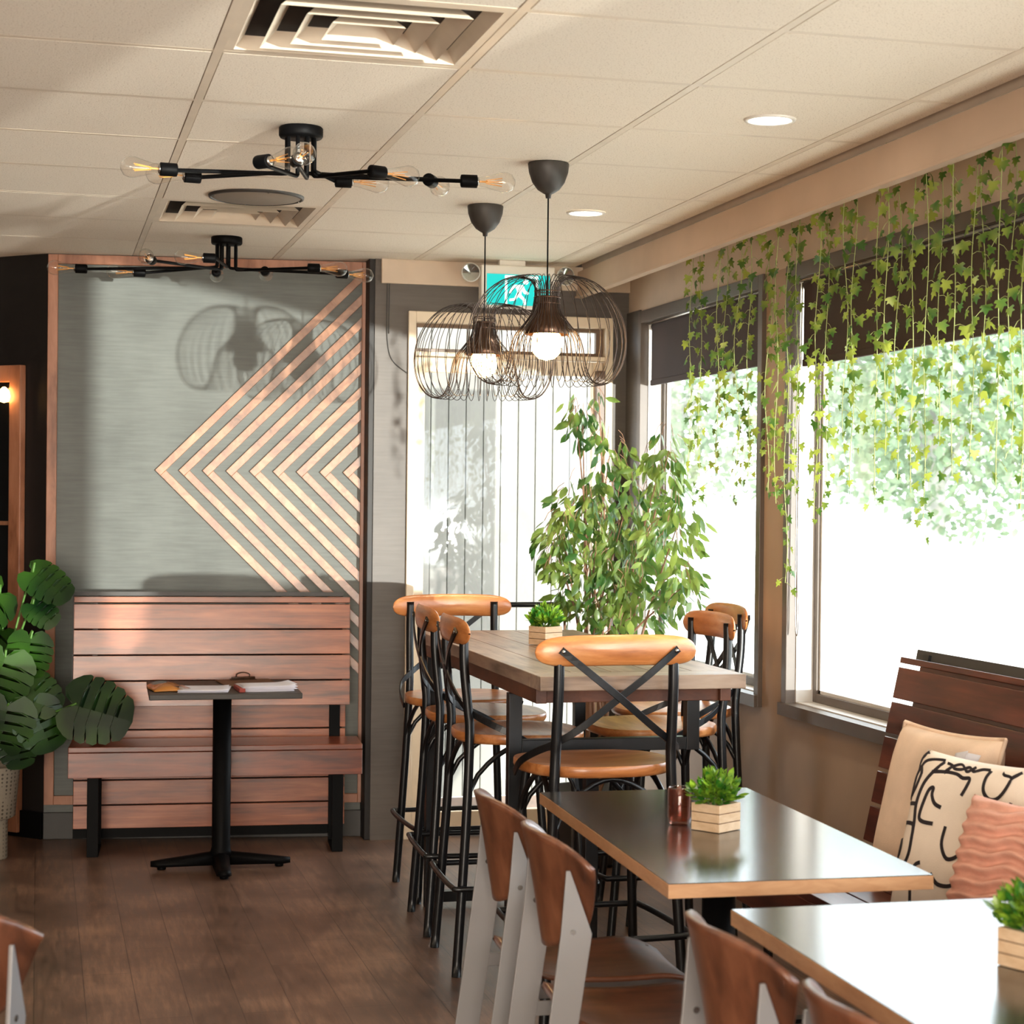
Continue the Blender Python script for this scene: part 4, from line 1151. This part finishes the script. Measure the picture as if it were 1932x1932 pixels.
m = tw; trunks = [Vector((0, 0, .28)), Vector((.03, -.02, .28)), Vector((-.03, .02, .28))]
for i, (c0, rr_) in enumerate(cs):
    b0 = trunks[i % 3]; mid = Vector((b0.x*2.2+c0.x*.25, b0.y*2+c0.y*.25, .62+.02*i)); 
    m.tube(spline([b0, (b0+mid)/2+Vector((.01, -.01, 0)), mid, (mid+c0)/2+Vector((0, 0, .03)), c0], 5), [.012-.010*k/20 for k in range(21)], 7)
m.build('trunk', 'ficus_bark', t)

# ------------------------------------------------------------------ hanging ivy vines
def ivyleaf(m, p, d, nrm, L):
    d = Vector(d).normalized(); n = Vector(nrm); n = (n-d*n.dot(d)).normalized(); s = d.cross(n)
    o = [(0, .0), (-.10, .38), (.10, .52), (.22, .30), (.52, .50), (.52, .22), (1.0, 0), (.52, -.22), (.52, -.50), (.22, -.30), (.10, -.52), (-.10, -.38)]
    c = p+d*L*.32; P = [c]+[p+d*L*a+s*L*b-n*L*.22*abs(b)-n*L*.12*max(0, a-.4) for a, b in o]
    m.add(P, [(0, 1+k, 1+(k+1) % 12) for k in range(12)], True)


def vine(px0, pyb, X, label, seed, dens=1.0, top=2.603):
    rn = random.Random(seed)
    b = at(px0, pyb, X=X); x, y, zb = b; Hh = top-zb
    t = thing('ivy_vine', label, 'hanging plant', (x, y, top), 0, 'hanging ivy vines')
    n = max(6, int(Hh/.05)); ph = rn.uniform(0, 6); am = rn.uniform(.003, .012)
    pts = [Vector((am*math.sin(ph+k*.55), am*math.cos(ph*1.3+k*.43), -Hh*k/n)) for k in range(n+1)]
    pt = MB().tube(spline(pts, 2), .0013, 5)
    m = MB(); k = 0; z = .01; side = rn.choice((-1, 1)); z = .10
    while z < Hh:
        p0 = Vector((0, 0, -z)); i = min(n, int(z/Hh*n)); p0 = pts[i].copy(); p0.z = -z
        side = -side; a = (0 if side > 0 else math.pi)+rn.uniform(-.9, .9)+R_(90)
        ln = rn.uniform(.012, .05); e = p0+Vector((math.cos(a)*ln*.45, math.sin(a)*ln, -rn.uniform(-.01, .025)))
        pt.tube([p0, (p0+e)/2+Vector((0, 0, .005)), e], .0009, 4)
        L = rn.uniform(.026, .043)*(1 if z < Hh*.85 else .75)
        d = Vector((math.cos(a)*.3, math.sin(a)*rn.uniform(.0, .8), -rn.uniform(.5, 1.1)))
        nn = Vector((-1, rn.uniform(-1.1, .2), rn.uniform(-.1, .8))) if rn.random() < .8 else Vector((rn.uniform(-1, 1), rn.uniform(-1, 1), 0))
        ivyleaf(m, e, d, nn, L)
        z += rn.uniform(.018, .042)/dens
    m.build('foliage', 'ivy', t); pt.build('stem', 'ivy_stem', t)
    return t


VX = 2.46
vines = [  # px x, px bottom y, plane, where
    (1300, 905, 'leftmost ivy vine, first in front of the small far window'), (1318, 950, 'ivy vine second from the left over the small far window'),
    (1352, 890, 'ivy vine third from the left over the small far window'), (1366, 800, 'short ivy vine fourth from the left over the small far window'),
    (1388, 940, 'ivy vine fifth from the left over the small far window'), (1410, 900, 'ivy vine sixth from the left over the small far window'), (1446, 930, 'ivy vine along the left edge of the tan window post'),
    (1462, 950, 'ivy vine on the middle of the tan window post'), (1480, 1100, 'longest ivy vine with a bare curling tip below, right edge of the tan post'),
    (1500, 935, 'ivy vine against the pale jamb just right of the tan post'), (1538, 975, 'ivy vine before the dark frame left of the big glass'), (1556, 940, 'ivy vine at the left edge of the big window glass'),
    (1592, 830, 'short ivy vine first over the big window glass'), (1606, 900, 'ivy vine second over the big window glass'), (1650, 950, 'ivy vine third over the big window glass'), (1668, 860, 'short ivy vine fourth over the big window glass'),
    (1690, 905, 'ivy vine fifth over the big window glass'), (1718, 930, 'ivy vine sixth over the big window glass'), (1742, 1010, 'long thin ivy vine seventh over the big window glass'), (1770, 830, 'short ivy vine eighth over the big window glass'), (1795, 900, 'ivy vine ninth over the big window glass'),
    (1832, 870, 'ivy vine tenth over the big window glass'), (1852, 780, 'short ivy vine eleventh over the big window glass'), (1880, 915, 'ivy vine twelfth over the big window glass'), (1905, 850, 'ivy vine second from the right edge of the picture'), (1926, 960, 'ivy vine cut by the right edge of the picture')]
for i, (a, b, lb) in enumerate(vines):
    vine(a, b, VX+.05*math.sin(i*2.4), lb, 100+i, 1.15 if a < 1600 else .9)

# ------------------------------------------------------------------ split-leaf plant in a basket pot, far left
t = thing('monstera_plant', 'dark green split-leaf plant in a woven pot at the left edge', 'potted plant', (-.20, 8.62, 0))
bs = Vector((-.20, 8.62, 0))
MB().lathe([(.085, .0), (.088, .005), (.088, .16), (.092, .17)], 28).build('pot_foot', 'basket', t)
MB().lathe([(.10, .17), (.118, .18), (.135, .37), (.142, .385), (.140, .395), (.128, .392), (.122, .375), (0, .372)], 32).build('basket_pot', 'basket', t)


def monleaf(m, st, c, tipdir, nrm, L, cuts=6, stem_from=None):
    """c: point where the stalk meets the blade"""
    d = Vector(tipdir).normalized(); n = Vector(nrm); n = (n-d*n.dot(d)).normalized(); s = d.cross(n)
    def outline(side):
        o = []; N = cuts
        o.append((-.02, .03)); o.append((-.16, .10)); o.append((-.22, .26)); o.append((-.14, .42))
        for k in range(N):
            f = k/N; f1 = (k+.86)/N; g = (k+.9)/N
            hw = lambda q: .56*math.sqrt(max(0, 1-((q-.22)/.80)**2))
            a0 = -.02+.98*f; a1 = -.02+.98*f1
            o.append((a0+.02, hw(a0))); o.append(((a0+a1)/2+.05, hw((a0+a1)/2)*1.05)); o.append((a1+.02, hw(a1)*1.0))
            if k < N-1: o.append((a1-.05, hw(a1)*.50)); o.append((a1-.040, hw(a1)*.50))
        o.append((1.0, .0))
        return o
    for sg in (1, -1):
        o = outline(sg); P = [c+d*L*a*0 for a in (0,)]
        vs = []; fs = []
        for a, b in o:
            dr = .05*L*(b*2)**2*.5+.14*L*max(0, a)**2
            vs.append(c+d*L*a+s*L*b*sg-n*dr)
        mids = [c+d*L*max(0, min(1, a))-n*.14*L*max(0, a)**2 for a, b in o]
        K = len(vs); m.add(vs+mids, [((i, i+1, K+i+1, K+i) if sg > 0 else (K+i, K+i+1, i+1, i)) for i in range(K-1)], True)


m = MB(); st_ = MB()
ml = [  # px of stalk joint, tip direction in picture (dx,dy), length m, Y, normal tilt
    (62, 1080, (.75, .45), .19, 8.50, (.2, -1, 1.1)), (62, 1140, (.7, .55), .13, 8.48, (.1, -1, .8)), (58, 1205, (-.1, 1), .17, 8.42, (-.1, -.7, 1.0)),
    (40, 1285, (.8, .55), .20, 8.45, (.0, -.8, .9)), (138, 1330, (.85, .22), .25, 8.38, (.15, -1, .25)), (62, 1335, (.45, .9), .20, 8.40, (.2, -1, .3)), (10, 1240, (-.3, .9), .24, 8.36, (0, -1, .3)),
    (0, 1120, (-.6, .5), .22, 8.6, (0, -1, .6)), (15, 1330, (-.2, .95), .22, 8.36, (0, -1, .4)), (28, 1385, (.2, .9), .15, 8.40, (.1, -1, .5)), (-15, 1290, (-.6, .7), .22, 8.5, (0, -1, .5)), (5, 1190, (-.5, .7), .18, 8.62, (0, -.7, .9)), (48, 1300, (-.5, .8), .18, 8.5, (0, -1, .6))]
for px_, py_, (dx, dy), L, Y, nr in ml:
    c0 = at(px_, py_, Y=Y)-bs; d = RGT*dx-UPV*dy
    monleaf(m, None, c0, d, nr, L, 5)
    root_ = Vector((rn.uniform(-.03, .03), rn.uniform(-.03, .03), .37))
    mid = Vector((c0.x*.45+root_.x*.5, c0.y*.5, (c0.z+.37)/2+.05))
    st_.tube(spline([root_, mid, c0+Vector((0, .01, .02)) if c0.z > .8 else c0+Vector((0, .0, .0)), c0], 5), .0048, 7)
m.build('foliage', 'monstera', t); st_.build('stem', 'mon_stem', t)

# ------------------------------------------------------------------ outdoors
g = struct(MB().box(XW+.14, 60, -60, 60, -.22, -.12).build('ground_outside', 'concrete')); g['label'] = 'pale pavement outside the windows'
g = struct(MB().box(-4, XW+.14, 8.86+1.1, 60, -.22, -.12).build('ground_behind', 'concrete'))
g = struct(MB().box(1.45, XW+.14, 8.87, 9.97, -.14, -.02).build('doorstep', 'concrete'))
g = struct(MB().box(XW-.1, XW+1.55, YB, 10.2, 2.80, 2.95).build('sun_block_eave', 'ext_dark'))  # out of view, added to block the sun from the windows
g = struct(MB().box(XL, XW+.14, YB-.1, 10.0, 2.75, 2.85).build('roof', 'ext_dark'))
# board wall seen through the exit door
m = MB(); mg = MB(); k = 0; x = 1.2
while x < 3.05:
    m.box(x, x+.095, 10.7, 10.74, -.12, 3.2); x += .100
ws = tag(bpy.data.objects.new('board_fence', None), 'pale vertical board wall seen outside through the glass door', 'fence'); col.objects.link(ws)
m.build('boards', 'siding', ws, bevel=.002); MB().box(1.2, 3.04, 10.74, 10.80, -.12, 3.2).build('backing', 'seam', ws)


def tree(loc, h, r, label, seed):
    rn = random.Random(seed); t = thing('street_tree', label, 'tree', loc, 0, 'street trees beyond the windows')
    m = MB(); m.tube([(0, 0, 0), (.05, .03, h*.35), (0, 0, h*.6)], [.16, .12, .08], 10)
    for k in range(7):
        a = k*.9; m.tube([(0, 0, h*(.35+.03*k)), (math.cos(a)*r*.35, math.sin(a)*r*.35, h*.6), (math.cos(a)*r*.6, math.sin(a)*r*.6, h*.75)], [.07, .045, .02], 7)
    m.build('trunk', 'bark', t); m = MB()
    for k in range(6000):
        while 1:
            v = Vector((rn.uniform(-1, 1), rn.uniform(-1, 1), rn.uniform(-1, 1)))
            if .25 < v.length < 1: break
        v = v*(1+.12*math.sin(5*v.x+seed)*math.cos(4*v.z)); p = Vector((v.x*r, v.y*r, h*.66+v.z*h*.40))
        leaf(m, p, Vector((rn.uniform(-1, 1), rn.uniform(-1, 1), rn.uniform(-1, .5))), rn.uniform(.09, .17), .7, rn)
    m.build('foliage', 'tree_far', t)


tree((9.0, 27.5, -.12), 5.6, 2.3, 'overexposed green tree outside, straight beyond the small far window', 1)
tree((13.6, 31, -.12), 6.5, 2.4, 'overexposed green tree outside, farther off behind the tan window post', 2)
tree((10.6, 22, -.12), 5.0, 1.9, 'overexposed green tree outside, seen at the left of the big window glass', 3)
tree((14.2, 25, -.12), 5.2, 1.9, 'overexposed green tree outside, at the right of the big window glass', 4)
